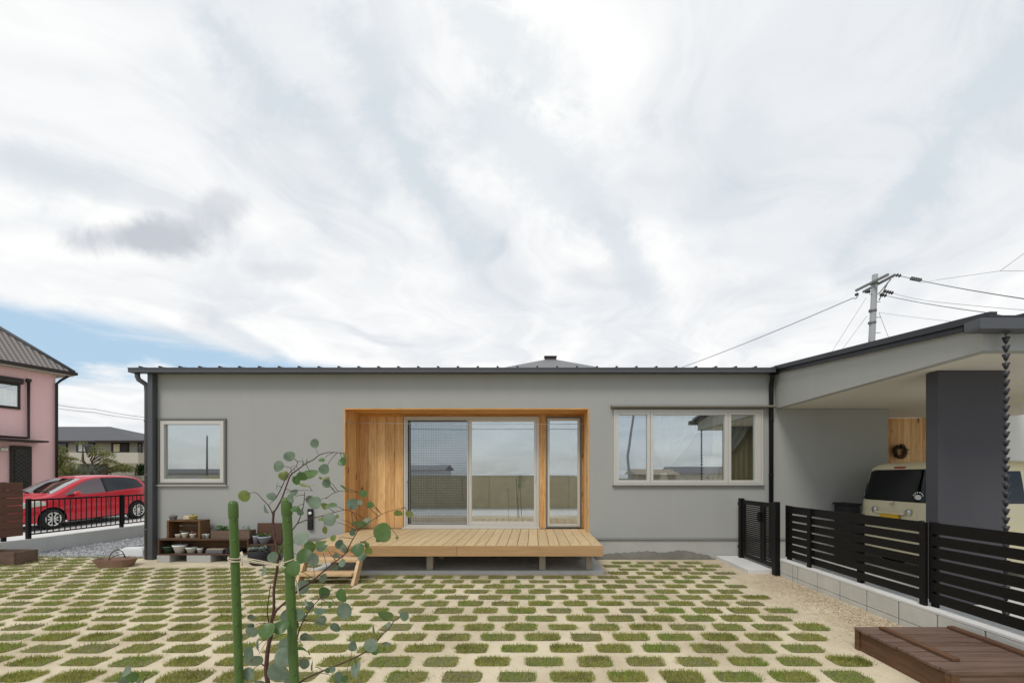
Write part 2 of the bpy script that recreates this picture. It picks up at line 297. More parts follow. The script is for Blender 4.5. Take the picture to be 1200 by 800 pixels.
# ------------------------------------------------------------------ mesh helpers
ORG = {}
def P(px, py, Y): return Vector(((px-PX)*Y/F, Y, H+(PY-py)*Y/F))
class MB:
    def __init__(s): s.v = []; s.f = []; s.mi = []; s.sm = []; s.cur = 0; s.uv = None
    def add(s, vs, fs, smooth=False):
        b = len(s.v); s.v += [tuple(v) for v in vs]
        for f in fs: s.f.append([b+i for i in f]); s.mi.append(s.cur); s.sm.append(smooth)
        return s
    def box(s, x0, x1, y0, y1, z0, z1, M=None):
        vs = [Vector(p) for p in ((x0,y0,z0),(x1,y0,z0),(x1,y1,z0),(x0,y1,z0),(x0,y0,z1),(x1,y0,z1),(x1,y1,z1),(x0,y1,z1))]
        if M: vs = [M @ v for v in vs]
        return s.add(vs, [(0,3,2,1),(4,5,6,7),(0,1,5,4),(1,2,6,5),(2,3,7,6),(3,0,4,7)])
    def bar(s, a, b, wd, th, up=Vector((0,0,1))):
        a = Vector(a); b = Vector(b); d = (b-a).normalized(); sd = d.cross(up)
        if sd.length < 1e-4: sd = Vector((1,0,0))
        sd.normalize(); u_ = sd.cross(d).normalized()
        vs = [p+sd*i*wd/2+u_*j*th/2 for p in (a, b) for i, j in ((-1,-1),(1,-1),(1,1),(-1,1))]
        return s.add(vs, [(0,3,2,1),(4,5,6,7),(0,1,5,4),(1,2,6,5),(2,3,7,6),(3,0,4,7)])
    def tube(s, pts, rad, n=8, caps=True, smooth=True):
        pts = [Vector(p) for p in pts]; k = len(pts)
        rs = rad if isinstance(rad, (list, tuple)) else [rad]*k
        vs = []; prev = None
        for i, p in enumerate(pts):
            d = (pts[min(i+1, k-1)]-pts[max(i-1, 0)]).normalized()
            a = Vector((0,0,1)) if abs(d.z) < .9 else Vector((1,0,0))
            if prev is None: e1 = d.cross(a).normalized()
            else:
                e1 = prev - d*prev.dot(d)
                e1 = e1.normalized() if e1.length > 1e-5 else d.cross(a).normalized()
            prev = e1; e2 = d.cross(e1)
            for j in range(n):
                t_ = 2*math.pi*j/n; vs.append(p+(e1*math.cos(t_)+e2*math.sin(t_))*rs[i])
        fs = [(i*n+j, i*n+(j+1)%n, (i+1)*n+(j+1)%n, (i+1)*n+j) for i in range(k-1) for j in range(n)]
        s.add(vs, fs, smooth)
        if caps:
            b = len(s.v)-len(vs)
            s.f.append([b+j for j in range(n)][::-1]); s.f.append([b+(k-1)*n+j for j in range(n)]); s.mi += [s.cur]*2; s.sm += [False]*2
        return s
    def lathe(s, c, prof, n=20, M=None, smooth=True):
        c = Vector(c); vs = []
        for r, z_ in prof:
            for j in range(n):
                a = 2*math.pi*j/n; v = Vector((r*math.cos(a), r*math.sin(a), z_))
                vs.append(c+(M @ v if M else v))
        k = len(prof)
        fs = [(i*n+j, i*n+(j+1)%n, (i+1)*n+(j+1)%n, (i+1)*n+j) for i in range(k-1) for j in range(n)]
        return s.add(vs, fs, smooth)
    def poly(s, pts, d):
        "prism: polygon pts extruded by vector d"
        pts = [Vector(p) for p in pts]; n = len(pts); d = Vector(d)
        return s.add(pts+[p+d for p in pts], [tuple(range(n))[::-1], tuple(range(n, 2*n))]+[(i, (i+1)%n, n+(i+1)%n, n+i) for i in range(n)])
    def grid(s, fn, nu, nv, smooth=True):
        vs = [fn(i/nu, j/nv) for i in range(nu+1) for j in range(nv+1)]
        return s.add(vs, [(i*(nv+1)+j, (i+1)*(nv+1)+j, (i+1)*(nv+1)+j+1, i*(nv+1)+j+1) for i in range(nu) for j in range(nv)], smooth)
    def build(s, name, mt, parent=None, local=False, bevel=0.0, label=None, cat=None, group=None, kind=None):
        me = bpy.data.meshes.new(name)
        if parent is not None: o_ = Vector((0,0,0)) if local else ORG[parent.name]
        elif local: o_ = Vector((0,0,0))
        else:
            xs = [v[0] for v in s.v]; ys_ = [v[1] for v in s.v]; zs = [v[2] for v in s.v]
            o_ = Vector(((min(xs)+max(xs))/2, (min(ys_)+max(ys_))/2, min(zs)))
        me.from_pydata([(v[0]-o_.x, v[1]-o_.y, v[2]-o_.z) for v in s.v], [], s.f)
        mts = mt if isinstance(mt, (list, tuple)) else [mt]
        for m_ in mts: me.materials.append(MATS[m_])
        me.polygons.foreach_set('material_index', s.mi); me.polygons.foreach_set('use_smooth', s.sm)
        if s.uv:
            ul = me.uv_layers.new(name='UVMap')
            flat = [c_ for fi in s.uv for uv in fi for c_ in uv]; ul.data.foreach_set('uv', flat)
        me.update()
        ob = bpy.data.objects.new(name, me); C.objects.link(ob)
        if parent is not None: ob.parent = parent
        elif not local: ob.location = o_
        ORG[ob.name] = o_ if parent is None or not local else Vector((0,0,0))
        if bevel:
            bv = ob.modifiers.new('bevel', 'BEVEL'); bv.width = bevel; bv.segments = 2; bv.limit_method = 'ANGLE'; bv.angle_limit = R(40)
        tag(ob, label, cat, group, kind)
        return ob
def tag(o, label=None, cat=None, group=None, kind=None):
    for k_, v_ in (('label', label), ('category', cat), ('group', group), ('kind', kind)):
        if v_: o[k_] = v_
    return o
def thing(name, loc, label, cat, group=None, rot=None):
    e = bpy.data.objects.new(name, None); C.objects.link(e); e.location = loc; e.empty_display_size = .2
    if rot: e.rotation_euler = rot
    ORG[e.name] = Vector(loc)
    return tag(e, label, cat, group)
def copy_tree(o, parent=None):
    c_ = o.copy(); C.objects.link(c_); ORG[c_.name] = ORG.get(o.name, Vector((0,0,0)))
    if parent is not None: c_.parent = parent
    for ch in [q for q in bpy.data.objects if q.parent == o]: copy_tree(ch, c_)
    return c_
def sheet(name, x0, x1, y0, y1, z_, mt, nx=1, ny=1, kind='structure'):
    return MB().grid(lambda a, b: (x0+(x1-x0)*a, y0+(y1-y0)*b, z_), nx, ny, False).build(name, mt, kind=kind)

# ------------------------------------------------------------------ ground
sheet('ground', -600, 600, -300, 900, -.50, 'earth')
YW = -9.10; YR = 3.43          # left and right edges of the yard
sheet('yard_path', YW, YR, .3, 7.60, 0.0, 'sand')
sheet('gravel_bed', YW, -6.35, 7.60, 16.0, -.004, 'gravel_bed')
MB().box(YR+.12, 12, 1.0, 8.56, -.4, .02).build('carport_floor', 'light_concrete', kind='structure')
def road_z(Y): return -.136+(Y-12.8)*.031
MB().add([(-17.5, 3, road_z(3)), (YW-.14, 3, road_z(3)), (YW-.14, 24, road_z(24)), (-17.5, 24, road_z(24))], [(0,1,2,3)]).build('road', 'light_concrete', kind='structure')
sheet('field', -120, 120, 26, 300, -.10, 'earth')
sheet('side_yard', 12.0, 80, -20, 26, -.02, 'sand')
sheet('lane', -30, 30, -60, .3, -.05, 'light_concrete')

# ------------------------------------------------------------------ the house
D = 7.43; ZS = 2.52
RT = lambda Y: 3.150+.112*(Y-7.33)
house = thing('house', (-1.2, 7.43, 0), 'long single storey grey rendered house with wood lined porch and attached carport', 'house')
mb = MB()
X0, X1 = -6.40, 4.04
wtop = 3.118
def wseg(xa, xb, za, zb): mb.box(xa, xb, D, D+.17, za, zb)
wseg(X0, -6.25, .36, wtop); wseg(-6.25, -5.15, .36, 1.27); wseg(-6.25, -5.15, 2.34, wtop)
wseg(-5.15, -3.17, .36, wtop); wseg(-3.17, .93, 2.53, wtop); wseg(.93, 1.37, .36, wtop)
wseg(1.37, 3.80, .36, 1.26); wseg(1.37, 3.80, 2.50, wtop); wseg(3.80, X1, .36, wtop)
mb.box(X1, 5.94, D, D+.17, .36, ZS)
mb.box(X0, X0+.17, D+.17, 15.0, .36, wtop)                                  # left end wall
mb.box(5.77, 5.94, D+.17, 15.0, .36, ZS+.6)
mb.box(X0+.17, 5.77, 14.83, 15.0, .36, wtop)
mb.build('wall', 'grey_plaster', house)
MB().box(.93, 5.92, D+.018, D+.16, 0, .345).build('foundation', 'foundation', house)
MB().box(5.79, 5.92, D+.16, 15, 0, .345).build('foundation', 'foundation', house)
mb = MB()
mb.box(X0+.02, -3.17, D+.018, D+.16, 0, .345)
mb.box(X0+.02, X0+.16, D+.16, 15, 0, .345)
mb.build('foundation', 'foundation', house)
mb = MB()
for a, b in ((X0-.005, -3.17), (.93, 5.945)): MB().box(a, b, D-.012, D+.02, .335, .358).build('base_flashing', 'flashing', house)
# rough mortar stain along the footing
n = 60; top = []
for i in range(n+1):
    xx = .98+(3.05-.98)*i/n
    hgt = .105-.02*math.cos(i*.22)+.075*math.exp(-((i-27)/7)**2)+.05*math.exp(-((i-44)/8)**2)+.008*math.sin(i*1.7)+.010*random.random()
    top.append((xx, max(.02, hgt*(1 if i < n-4 else (n-i)/4))))
vs = []
for xx, hz in top: hz *= .82; vs += [(xx, D-.015, 0.001), (xx, D+.010, hz), (xx, D+.019, hz+.004)]
fs = []
for i in range(n): 
    for k in range(2): fs.append((i*3+k, (i+1)*3+k, (i+1)*3+k+1, i*3+k+1))
MB().add(vs, fs, True).build('mortar_fillet', 'stained_mortar', house)

# roof, one plane running on over the carport, with raised seams
mb = MB()
def slab(xa, xb, ya, yb, th, lift=0.0):
    mb.add([(xa,ya,RT(ya)-th+lift),(xb,ya,RT(ya)-th+lift),(xb,yb,RT(yb)-th+lift),(xa,yb,RT(yb)-th+lift),(xa,ya,RT(ya)+lift),(xb,ya,RT(ya)+lift),(xb,yb,RT(yb)+lift),(xa,yb,RT(yb)+lift)],
           [(0,3,2,1),(4,5,6,7),(0,1,5,4),(1,2,6,5),(2,3,7,6),(3,0,4,7)])
slab(X0-.10, 3.98, 7.26, 15.2, .035, .030); slab(3.98, 9.2, 3.86, 15.2, .035, .030)
xx = X0-.05
while xx < 3.9: mb.box(xx, xx+.03, 7.245, 7.36, RT(7.26)+.030, RT(7.26)+.050); mb.add([(xx,7.36,RT(7.36)+.030),(xx+.03,7.36,RT(7.36)+.030),(xx+.03,15.2,RT(15.2)+.030),(xx,15.2,RT(15.2)+.030),(xx,7.36,RT(7.36)+.048),(xx+.03,7.36,RT(7.36)+.048),(xx+.03,15.2,RT(15.2)+.055),(xx,15.2,RT(15.2)+.055)],[(4,5,6,7),(0,1,5,4),(3,0,4,7),(1,2,6,5)]); xx += .325
xx = 4.3
while xx < 9.1: mb.add([(xx,3.87,RT(3.87)+.030),(xx+.03,3.87,RT(3.87)+.030),(xx+.03,15.2,RT(15.2)+.030),(xx,15.2,RT(15.2)+.030),(xx,3.87,RT(3.87)+.055),(xx+.03,3.87,RT(3.87)+.055),(xx+.03,15.2,RT(15.2)+.055),(xx,15.2,RT(15.2)+.055)],[(4,5,6,7),(0,1,5,4),(3,0,4,7),(1,2,6,5)]); xx += .325
roof = mb.build('roof', 'roof_metal', house)
mb = MB()        # rake trim: two stepped dark strips on the carport's left edge
for (xa, xb, l0, l1) in ((3.955, 4.02, -.005, .058), (3.99, 4.03, -.052, -.005)):
    ya, yb = 3.845, 7.30
    mb.add([(xa,ya,RT(ya)+l0),(xb,ya,RT(ya)+l0),(xb,yb,RT(yb)+l0),(xa,yb,RT(yb)+l0),(xa,ya,RT(ya)+l1),(xb,ya,RT(ya)+l1),(xb,yb,RT(yb)+l1),(xa,yb,RT(yb)+l1)],[(0,3,2,1),(4,5,6,7),(0,1,5,4),(1,2,6,5),(2,3,7,6),(3,0,4,7)])
mb.build('rake_trim', 'roof_metal', roof)
# eave gutter of the main roof
mb = MB(); g0, g1 = -6.60, 3.95
mb.box(g0, g1, 7.22, 7.235, 3.085, 3.160); mb.box(g0, g1, 7.235, 7.33, 3.085, 3.098); mb.box(g0, g1, 7.33, 7.345, 3.085, 3.160)
mb.box(g0, g0+.012, 7.235, 7.33, 3.098, 3.160); mb.box(g1-.012, g1, 7.235, 7.33, 3.098, 3.160); mb.box(g0, g1, 7.213, 7.22, 3.140, 3.160)
mb.build('gutter', 'gutter_metal', house, bevel=.003)
mb = MB(); mb.box(X0-.06, 3.97, 7.345, D-.001, 3.10, 3.114); mb.build('eave_board', 'roof_metal', house)
# carport: rake wall, front fascia, soffit, gutter, pillar, back walls
mb = MB(); ya, yb = 3.99, 7.43
mb.poly([(X1, ya, ZS), (X1, yb, ZS), (X1, yb, RT(yb)-.01), (X1, ya, RT(ya)-.01)], (.10, 0, 0))
mb.box(X1+.10, 9.0, ya, ya+.10, ZS, RT(ya)-.01)
mb.build('carport_fascia', 'grey_plaster', house)
mb = MB(); mb.box(X1+.10, 9.0, ya+.10, 7.43, ZS+.004, ZS+.03); mb.box(5.945, 9.0, 7.43, 8.58, ZS+.004, ZS+.03); mb.build('carport_ceiling', 'soffit_board', house)
mb = MB(); a, b = 3.86, 9.0
mb.box(a, b, 3.83, 3.843, 2.665, 2.76); mb.box(a, b, 3.843, 3.975, 2.665, 2.678); mb.box(a, a+.012, 3.843, 3.988, 2.678, 2.76); mb.box(a, b, 3.975, 3.988, 2.678, 2.76)
mb.build('gutter', 'gutter_metal', house, bevel=.003)
mb = MB(); mb.box(4.325, 5.06, 4.74, 4.893, .02, ZS); mb.build('pillar', 'dark_plaster', house, bevel=.006)
mb = MB()
xx = 5.95
while xx < 7.6: mb.box(xx, xx+.118, 8.56, 8.60, .02, ZS); xx += .12
mb.build('wood_cladding', 'cedar', house, bevel=.002)
mb = MB(); mb.box(7.62, 13, 8.56, 8.72, .0, ZS+.2); mb.box(5.95, 7.61, 8.61, 8.72, 0, ZS); mb.build('side_wall', 'white_plaster', house)
# downpipes
def clamp_rings(mb_, x_, y_, zs_, r_):
    for z_ in zs_: mb_.lathe((x_, y_, z_), [(r_, 0), (r_+.006, .0), (r_+.006, .025), (r_, .025)], 16)
mb = MB(); xp = -6.325; yp = 7.375
mb.box(xp-.045, xp+.040, yp-.055, yp+.045, 0, 3.085)
dp = mb.build('corner_trim', 'gutter_metal', house, bevel=.006)
mb = MB(); mb.tube([(-6.50, 7.285, 3.09), (-6.50, 7.285, 3.03), (-6.49, 7.30, 2.98), (-6.44, 7.35, 2.93), (-6.425, 7.37, 2.90), (-6.42, 7.375, 2.80), (-6.42, 7.375, .02)], .036, 14); clamp_rings(mb, -6.42, 7.375, (.5, 1.4, 2.3), .036)
mb.build('downpipe', 'gutter_metal', house)
mb = MB(); mb.tube([(3.93, 7.285, 3.09), (3.93, 7.29, 3.0), (3.955, 7.37, 2.93), (3.955, 7.375, 2.85), (3.955, 7.375, .02)], .034, 14); clamp_rings(mb, 3.955, 7.375, (.5, 1.4, 2.3), .034)
mb.box(3.895, 4.01, 7.25, 7.345, 3.07, 3.18)
mb.build('downpipe', 'black_alu', house)

# windows ---------------------------------------------------------
def frame(mb_, xa, xb, za, zb, y0, y1, t_):
    mb_.box(xa, xa+t_, y0, y1, za, zb); mb_.box(xb-t_, xb, y0, y1, za, zb)
    mb_.box(xa+t_, xb-t_, y0, y1, za, za+t_); mb_.box(xa+t_, xb-t_, y0, y1, zb-t_, zb)
def pane(par, xa, xb, za, zb, y_, mt='window_glass'):
    return MB().box(xa, xb, y_, y_+.006, za, zb).build('pane', mt, par)
mb = MB(); frame(mb, -6.27, -5.135, 1.25, 2.36, D-.03, D+.10, .035)
w1 = mb.build('window', 'alu_dark', house, bevel=.002)
mb = MB(); frame(mb, -6.232, -5.173, 1.288, 2.322, D-.022, D+.06, .062); mb.build('sash', 'alu_frame', w1, bevel=.003)
pane(w1, -6.175, -5.23, 1.345, 2.265, D+.02)
mb = MB(); mb.box(-6.29, -5.115, D-.045, D+.0, 1.232, 1.248); mb.build('sill', 'alu_frame', w1)
# wide window of three lights
mb = MB(); frame(mb, 1.345, 3.835, 1.245, 2.50, D-.03, D+.12, .03)
w2 = mb.build('window', 'alu_frame', house, bevel=.002)
mb = MB()
for xa, xb in ((1.377, 1.95), (1.955, 3.25), (3.255, 3.757)):
    frame(mb, xa, xb, 1.278, 2.468, D-.024, D+.05, .050 if xb < 3.5 else .050)
mb.box(3.759, 3.803, D-.02, D+.05, 1.278, 2.468); mb.build('sash', 'alu_frame', w2, bevel=.003)
pane(w2, 1.427, 1.90, 1.325, 2.42, D+.018, 'window_glass_wavy'); pane(w2, 2.0, 3.20, 1.325, 2.42, D+.018); pane(w2, 3.305, 3.707, 1.33, 2.415, D+.018)
mb = MB(); mb.box(1.32, 3.86, D-.045, D+.0, 1.228, 1.243); mb.build('sill', 'alu_dark', w2)
mb = MB(); mb.poly([(1.29, D-.001, 2.585), (1.29, D-.13, 2.56), (1.29, D-.13, 2.535), (1.29, D-.001, 2.52)], (2.72, 0, 0)); mb.build('hood', 'hood_metal', w2, bevel=.003)
# porch recess -----------------------------------------------------
DB = 8.03; RL, RR, RTOP = -3.17, .93, 2.53
mb = MB(); xx = RL+.022
while xx < -2.35: mb.box(xx, min(xx+.1555, -2.335), DB+random.uniform(-.002, .002), DB+.04, .45, RTOP-.022); xx += .16
mb.build('porch_cladding', 'cedar', house, bevel=.0015)
for xa in (RL, RR-.022):
    mb = MB()
    for i in range(4): mb.box(xa, xa+.022, D-.004+i*.152, D-.004+i*.152+.1485, .45, RTOP)
    mb.build('porch_side', 'cedar', house, bevel=.0015)
MB().box(.10, .225, DB-.03, DB+.04, .45, RTOP-.022).build('porch_post', 'cedar', house, bevel=.002)
MB().box(.868, RR-.022, DB, DB+.04, .45, RTOP-.022).build('porch_post', 'cedar', house, bevel=.002)
mb = MB()
for i in range(4): mb.box(RL+.022, RR-.022, D-.004+i*.152, D-.004+i*.152+.1485, RTOP-.022, RTOP)
mb.box(RL+.022, .10, DB-.004, DB+.04, 2.468, RTOP-.022); mb.box(.225, .868, DB-.004, DB+.04, 2.468, RTOP-.022)
mb.build('porch_ceiling', 'cedar_x', house, bevel=.0015)
mb = MB(); mb.box(RL, RR, DB+.041, DB+.16, .0, .45); mb.box(RL-.001, -2.33, DB+.041, DB+.16, .45, wtop); mb.box(-2.33, RR, DB+.041, DB+.16, 2.47, wtop); mb.box(RL-.15, RL-.001, D+.171, DB+.16, .0, wtop); mb.box(RR+.001, RR+.15, D+.171, DB+.16, 0, wtop); mb.box(.12, .21, DB+.041, DB+.16, .45, 2.47)
mb.build('inner_wall', 'room_wall', house)
# sliding glass door
sx0, sx1, sz0, sz1 = -2.33, .10, .462, 2.468
mb = MB(); frame(mb, sx0, sx1, sz0, sz1, DB-.045, DB+.08, .035); door = mb.build('sliding_door', 'alu_frame', house, bevel=.003)
mid = -1.135
mb = MB(); frame(mb, sx0+.037, mid+.035, sz0+.037, sz1-.037, DB+.025, DB+.055, .050); mb.build('sash', 'alu_frame', door, bevel=.003)
mb = MB(); frame(mb, mid-.030, sx1-.037, sz0+.037, sz1-.037, DB-.022, DB+.015, .052); mb.box(mid+.022, sx1-.089, DB-.022, DB+.015, sz0+.089, sz0+.115); mb.build('sash', 'alu_frame', door, bevel=.003)
pane(door, sx0+.087, mid-.015, sz0+.087, sz1-.087, DB+.040); pane(door, mid+.022, sx1-.089, sz0+.115, sz1-.089, DB-.006)
mb = MB(); frame(mb, sx0+.040, mid-.033, sz0+.040, sz1-.040, DB-.036, DB-.020, .026); scr = mb.build('insect_screen', 'alu_frame', door, bevel=.002)
mb = MB(); frame(mb, sx0+.066, mid-.045, sz0+.066, sz1-.066, DB-.034, DB-.022, .014); mb.build('gasket', 'black', scr)
MB().grid(lambda a, b: (sx0+.068+(mid-.062-sx0-.068)*a, DB-.028, sz0+.068+(sz1-sz0-.136)*b), 1, 1, False).build('mesh', 'insect_mesh', scr)
for q in ((sx1-.078, sx1-.060, DB-.040, DB-.022, 1.30, 1.42), (mid-.018, mid-.002, DB-.034, DB-.022, 1.30, 1.42), (sx0+.045, sx0+.060, DB-.048, DB-.036, 1.22, 1.34)): MB().box(*q).build('handle', 'silver', door, bevel=.003)
mb = MB(); mb.box(sx0-.02, sx1+.02, DB-.085, DB-.045, .452, .478); mb.build('sill', 'alu_frame', door)
# narrow fixed light
mb = MB(); frame(mb, .225, .868, sz0, sz1, DB-.035, DB+.07, .028); nw = mb.build('window', 'alu_dark', house, bevel=.002)
mb = MB(); frame(mb, .253, .840, sz0+.028, sz1-.028, DB-.02, DB+.03, .042); mb.build('sash', 'alu_frame', nw, bevel=.003)
pane(nw, .295, .798, sz0+.07, sz1-.07, DB+.0)
# rooms behind the glass
mb = MB()
def room(xa, xb, ya_, yb_, za, zb):
    mb.add([(xa,ya_,za),(xb,ya_,za),(xb,yb_,za),(xa,yb_,za),(xa,ya_,zb),(xb,ya_,zb),(xb,yb_,zb),(xa,yb_,zb)], [(4,5,6,7),(1,2,6,5),(2,3,7,6),(3,0,4,7),(0,1,2,3)])
room(-6.2, -3.6, D+.18, 11.5, .45, 2.7); room(-3.0, 1.05, DB+.17, 12.5, .45, 2.7); room(1.20, 5.7, D+.18, 12.0, .45, 2.7)
mb.build('interior_wall', 'room_wall', house)

# ------------------------------------------------------------------ wooden deck
deck = thing('deck', (-1.1, 6.03, 0), 'pale timber deck on short posts in front of the sliding glass door', 'deck')
mb = MB(); xx = RL+.03; nb = 28; wb = (RR+.02-RL-.03)/nb
for i in range(nb):
    a = RL+.03+i*wb; mb.box(a, a+wb-.007, 6.055, DB-.09, .427, .450)
mb.build('boards', 'deck_wood', deck, bevel=.002)
mb = MB(); mb.box(RL+.02, -1.04, 6.03, 6.053, .305, .446); mb.box(-1.036, RR+.02, 6.03, 6.053, .305, .446); mb.build('fascia', 'deck_fascia', deck, bevel=.002)
mb = MB(); mb.box(RL+.02, RL+.044, 6.055, 7.40, .31, .425); mb.box(RR-.004, RR+.02, 6.055, 7.40, .31, .425)
for k in range(4): mb.box(RL+.06, RR-.02, 6.25+k*.38, 6.32+k*.38, .33, .426)
mb.build('joists', 'box_side', deck)
for px_ in (-2.85, -1.48, .13, .80):
    for yy in (6.38, 7.2): MB().box(px_-.045, px_+.045, yy-.045, yy+.045, .06, .33).build('post', 'post_wood', deck, bevel=.003)
MB().box(RL-.02, RR+.07, 6.30, 7.46, -.05, .055).build('slab', 'light_concrete', deck, bevel=.008)
# steps
st_ = thing('wooden_steps', (-2.66, 5.85, 0), 'small pale wooden steps with two treads against the left end of the deck', 'steps')
for xs_ in (-3.02, -2.30):
    MB().poly([(xs_-.02, 5.62, 0), (xs_-.02, 5.78, 0), (xs_-.02, 6.01, .38), (xs_-.02, 5.90, .38)], (.04, 0, 0)).build('stringer', 'step_wood', st_, bevel=.002)
MB().box(-3.0, -2.32, 5.82, 6.02, .265, .30).build('tread', 'step_wood', st_, bevel=.003)
MB().box(-3.0, -2.32, 5.66, 5.86, .115, .15).build('tread', 'step_wood', st_, bevel=.003)
# clothes wire
mb = MB(); mb.tube([(RL+.022, 7.62, 2.31-.0), (-1.1, 7.62, 2.285), (RR-.022, 7.62, 2.29)], .0045, 6); mb.lathe((RL+.03, 7.62, 2.31), [(0,-.012),(.012,-.012),(.012,.012),(0,.012)], 10, Matrix.Rotation(R(90), 3, 'Y'))
mb.build('clothes_line', 'silver', label='thin pale clothes line strung across the wooden porch recess', cat='clothes line')
# meter on wall
mt_ = thing('wall_socket', (-3.72, D, .66), 'narrow black outdoor socket box on the grey wall left of the porch', 'socket')
MB().box(-3.76, -3.68, D-.05, D-.001, .50, .85).build('cover', 'black', mt_, bevel=.006)
MB().lathe((-3.71, D-.055, .78), [(0,-.02),(.025,-.02),(.025,.01),(.018,.014),(0,.014)], 14, Matrix.Rotation(R(90), 3, 'X')).build('knob', 'white_gloss', mt_)

# ------------------------------------------------------------------ gate, fence, block wall
gate = thing('gate', (3.40, 6.75, 0), 'black aluminium slatted double gate standing ajar beside the grey house wall', 'gate')
for (ya_, yb_, zb_) in ((7.22, 7.30, .06), (6.18, 6.27, 0.0)): MB().box(3.37, 3.44, ya_, yb_, zb_, 1.035).build('post', 'black_alu', gate, bevel=.003)
def leaf(y0, y1, name):
    m_ = MB(); xg = 3.395
    m_.box(xg, xg+.035, y0, y0+.055, .10, 1.01); m_.box(xg, xg+.035, y1-.055, y1, .10, 1.01)
    m_.box(xg, xg+.035, y0+.055, y1-.055, .10, .16); m_.box(xg, xg+.035, y0+.055, y1-.055, .95, 1.01)
    g_ = m_.build(name, 'black_alu', gate, bevel=.003)
    m_ = MB(); z_ = .175
    while z_ < .94: m_.box(xg+.008, xg+.028, y0+.055, y1-.055, z_, z_+.021); z_ += .0305
    m_.build('slats', 'black_alu', g_)
    return g_
g1_ = leaf(6.60, 7.20, 'gate_leaf'); g2_ = leaf(6.29, 6.585, 'gate_leaf')
mb = MB(); mb.box(3.365, 3.394, 6.60, 6.66, .72, .86); mb.tube([(3.36, 6.62, .84), (3.345, 6.62, .84), (3.345, 6.62, .74), (3.36, 6.62, .74)], .008, 8); mb.build('latch', 'black_alu', g1_, bevel=.003)
for q in (.92, .22): MB().lathe((3.385, 7.305, q), [(0,0),(.02,0),(.02,.05),(0,.05)], 10).build('hinge', 'black_alu', gate)
MB().box(3.06, 3.90, 6.32, D-.0, -.05, .065).build('doorstep', 'light_concrete', bevel=.006, label='white concrete step slab under the black gate', cat='step')

bw = thing('block_wall', (3.5, 3.5, 0), 'low pale concrete block wall carrying the black slatted fence', 'wall')
mb = MB(); yy = 6.17; k = 0; cuts = [6.17, 5.88, 5.77]
while cuts[-1] > .6: cuts.append(cuts[-1]-.40)
for a_, b_ in zip(cuts[1:], cuts[:-1]): mb.box(YR, YR+.10, a_+.0075, b_-.0075, .060, .215)
for a_, b_ in zip(cuts[1:], cuts[:-1]): mb.box(YR, YR+.10, a_+.0075, b_-.0075, -.10, .054)
mb.build('blocks', 'block', bw, bevel=.004)
MB().box(YR+.007, YR+.095, .6, 6.165, -.2, .216).build('mortar', 'joint', bw)
MB().box(YR-.001, YR+.28, .6, 6.172, .217, .244).build('coping', 'light_concrete', bw, bevel=.005)
fence = thing('slat_fence', (3.50, 4.5, .244), 'black horizontal slat fence on the block wall in front of the carport', 'fence')
fz0, fz1 = .285, .988; xf = 3.50
def fpanel(ya_, yb_, fx=xf):
    m_ = MB(); n_ = 7; pitch = (fz1-fz0)/n_
    for i in range(n_):
        z_ = fz0+i*pitch+.0; m_.box(fx, fx+.020, ya_, yb_, z_, z_+pitch-(.021 if i < n_-1 else .004))
    m_.box(fx-.002, fx+.022, ya_, ya_+.03, fz0-.005, fz1+.003) ; m_.box(fx-.002, fx+.022, yb_-.03, yb_, fz0-.005, fz1+.003)
    return m_.build('slat_panel', 'black_alu', fence, bevel=.0015)
fpanel(3.995, 6.16); fpanel(.9, 3.925)
for yy, zb_ in ((6.135, .244), (5.60, .244), (4.80, .244), (3.96, .244), (3.13, .244), (2.3, .244)):
    MB().box(xf+.022 if yy in (4.80, 3.13, 2.3, 6.135) else xf-.032, xf+.066 if yy in (4.80, 3.13, 2.3, 6.135) else xf+.0-.003, yy-.03, yy+.03, zb_-(.02 if yy in (5.60, 3.96) else 0)+.021*(yy in (5.60, 3.96)), .985).build('post', 'black_alu', fence, bevel=.003)
for yy in (4.80, 3.90): MB().box(xf+.021, xf+.045, yy-.03, yy+.03, .244, fz1).build('stay', 'black_alu', fence)

# rain chain
rc = thing('rain_chain', (4.14, 3.92, .06), 'dark rain chain of small funnel cups hanging from the carport gutter', 'rain chain')
M0 = MB(); M0.lathe((0,0,0), [(.009,-.053),(.011,-.053),(.028,0),(.026,0),(.008,-.049)], 14)
z_ = 2.625; nxt = None
xc, yc = 4.165, 3.91
mb = MB(); mb.tube([(xc, yc, 2.68), (xc, yc, .07)], .0035, 6); mb.tube([(xc-.03, yc, 2.662), (xc, yc, 2.635), (xc+.03, yc, 2.662)], .006, 6)
mb.build('link', 'gutter_metal', rc)
first = None
for i in range(34):
    zc = 2.615-i*.0755
    if first is None:
        first = M0.build('cup', 'roof_metal', rc, local=True); first.location = (xc-4.14, yc-3.92, zc-.06); c_ = first
    else:
        c_ = first.copy(); C.objects.link(c_); c_.location = (xc-4.14, yc-3.92, zc-.06)
    c_.rotation_euler = (0, 0, random.uniform(-.06, .06))

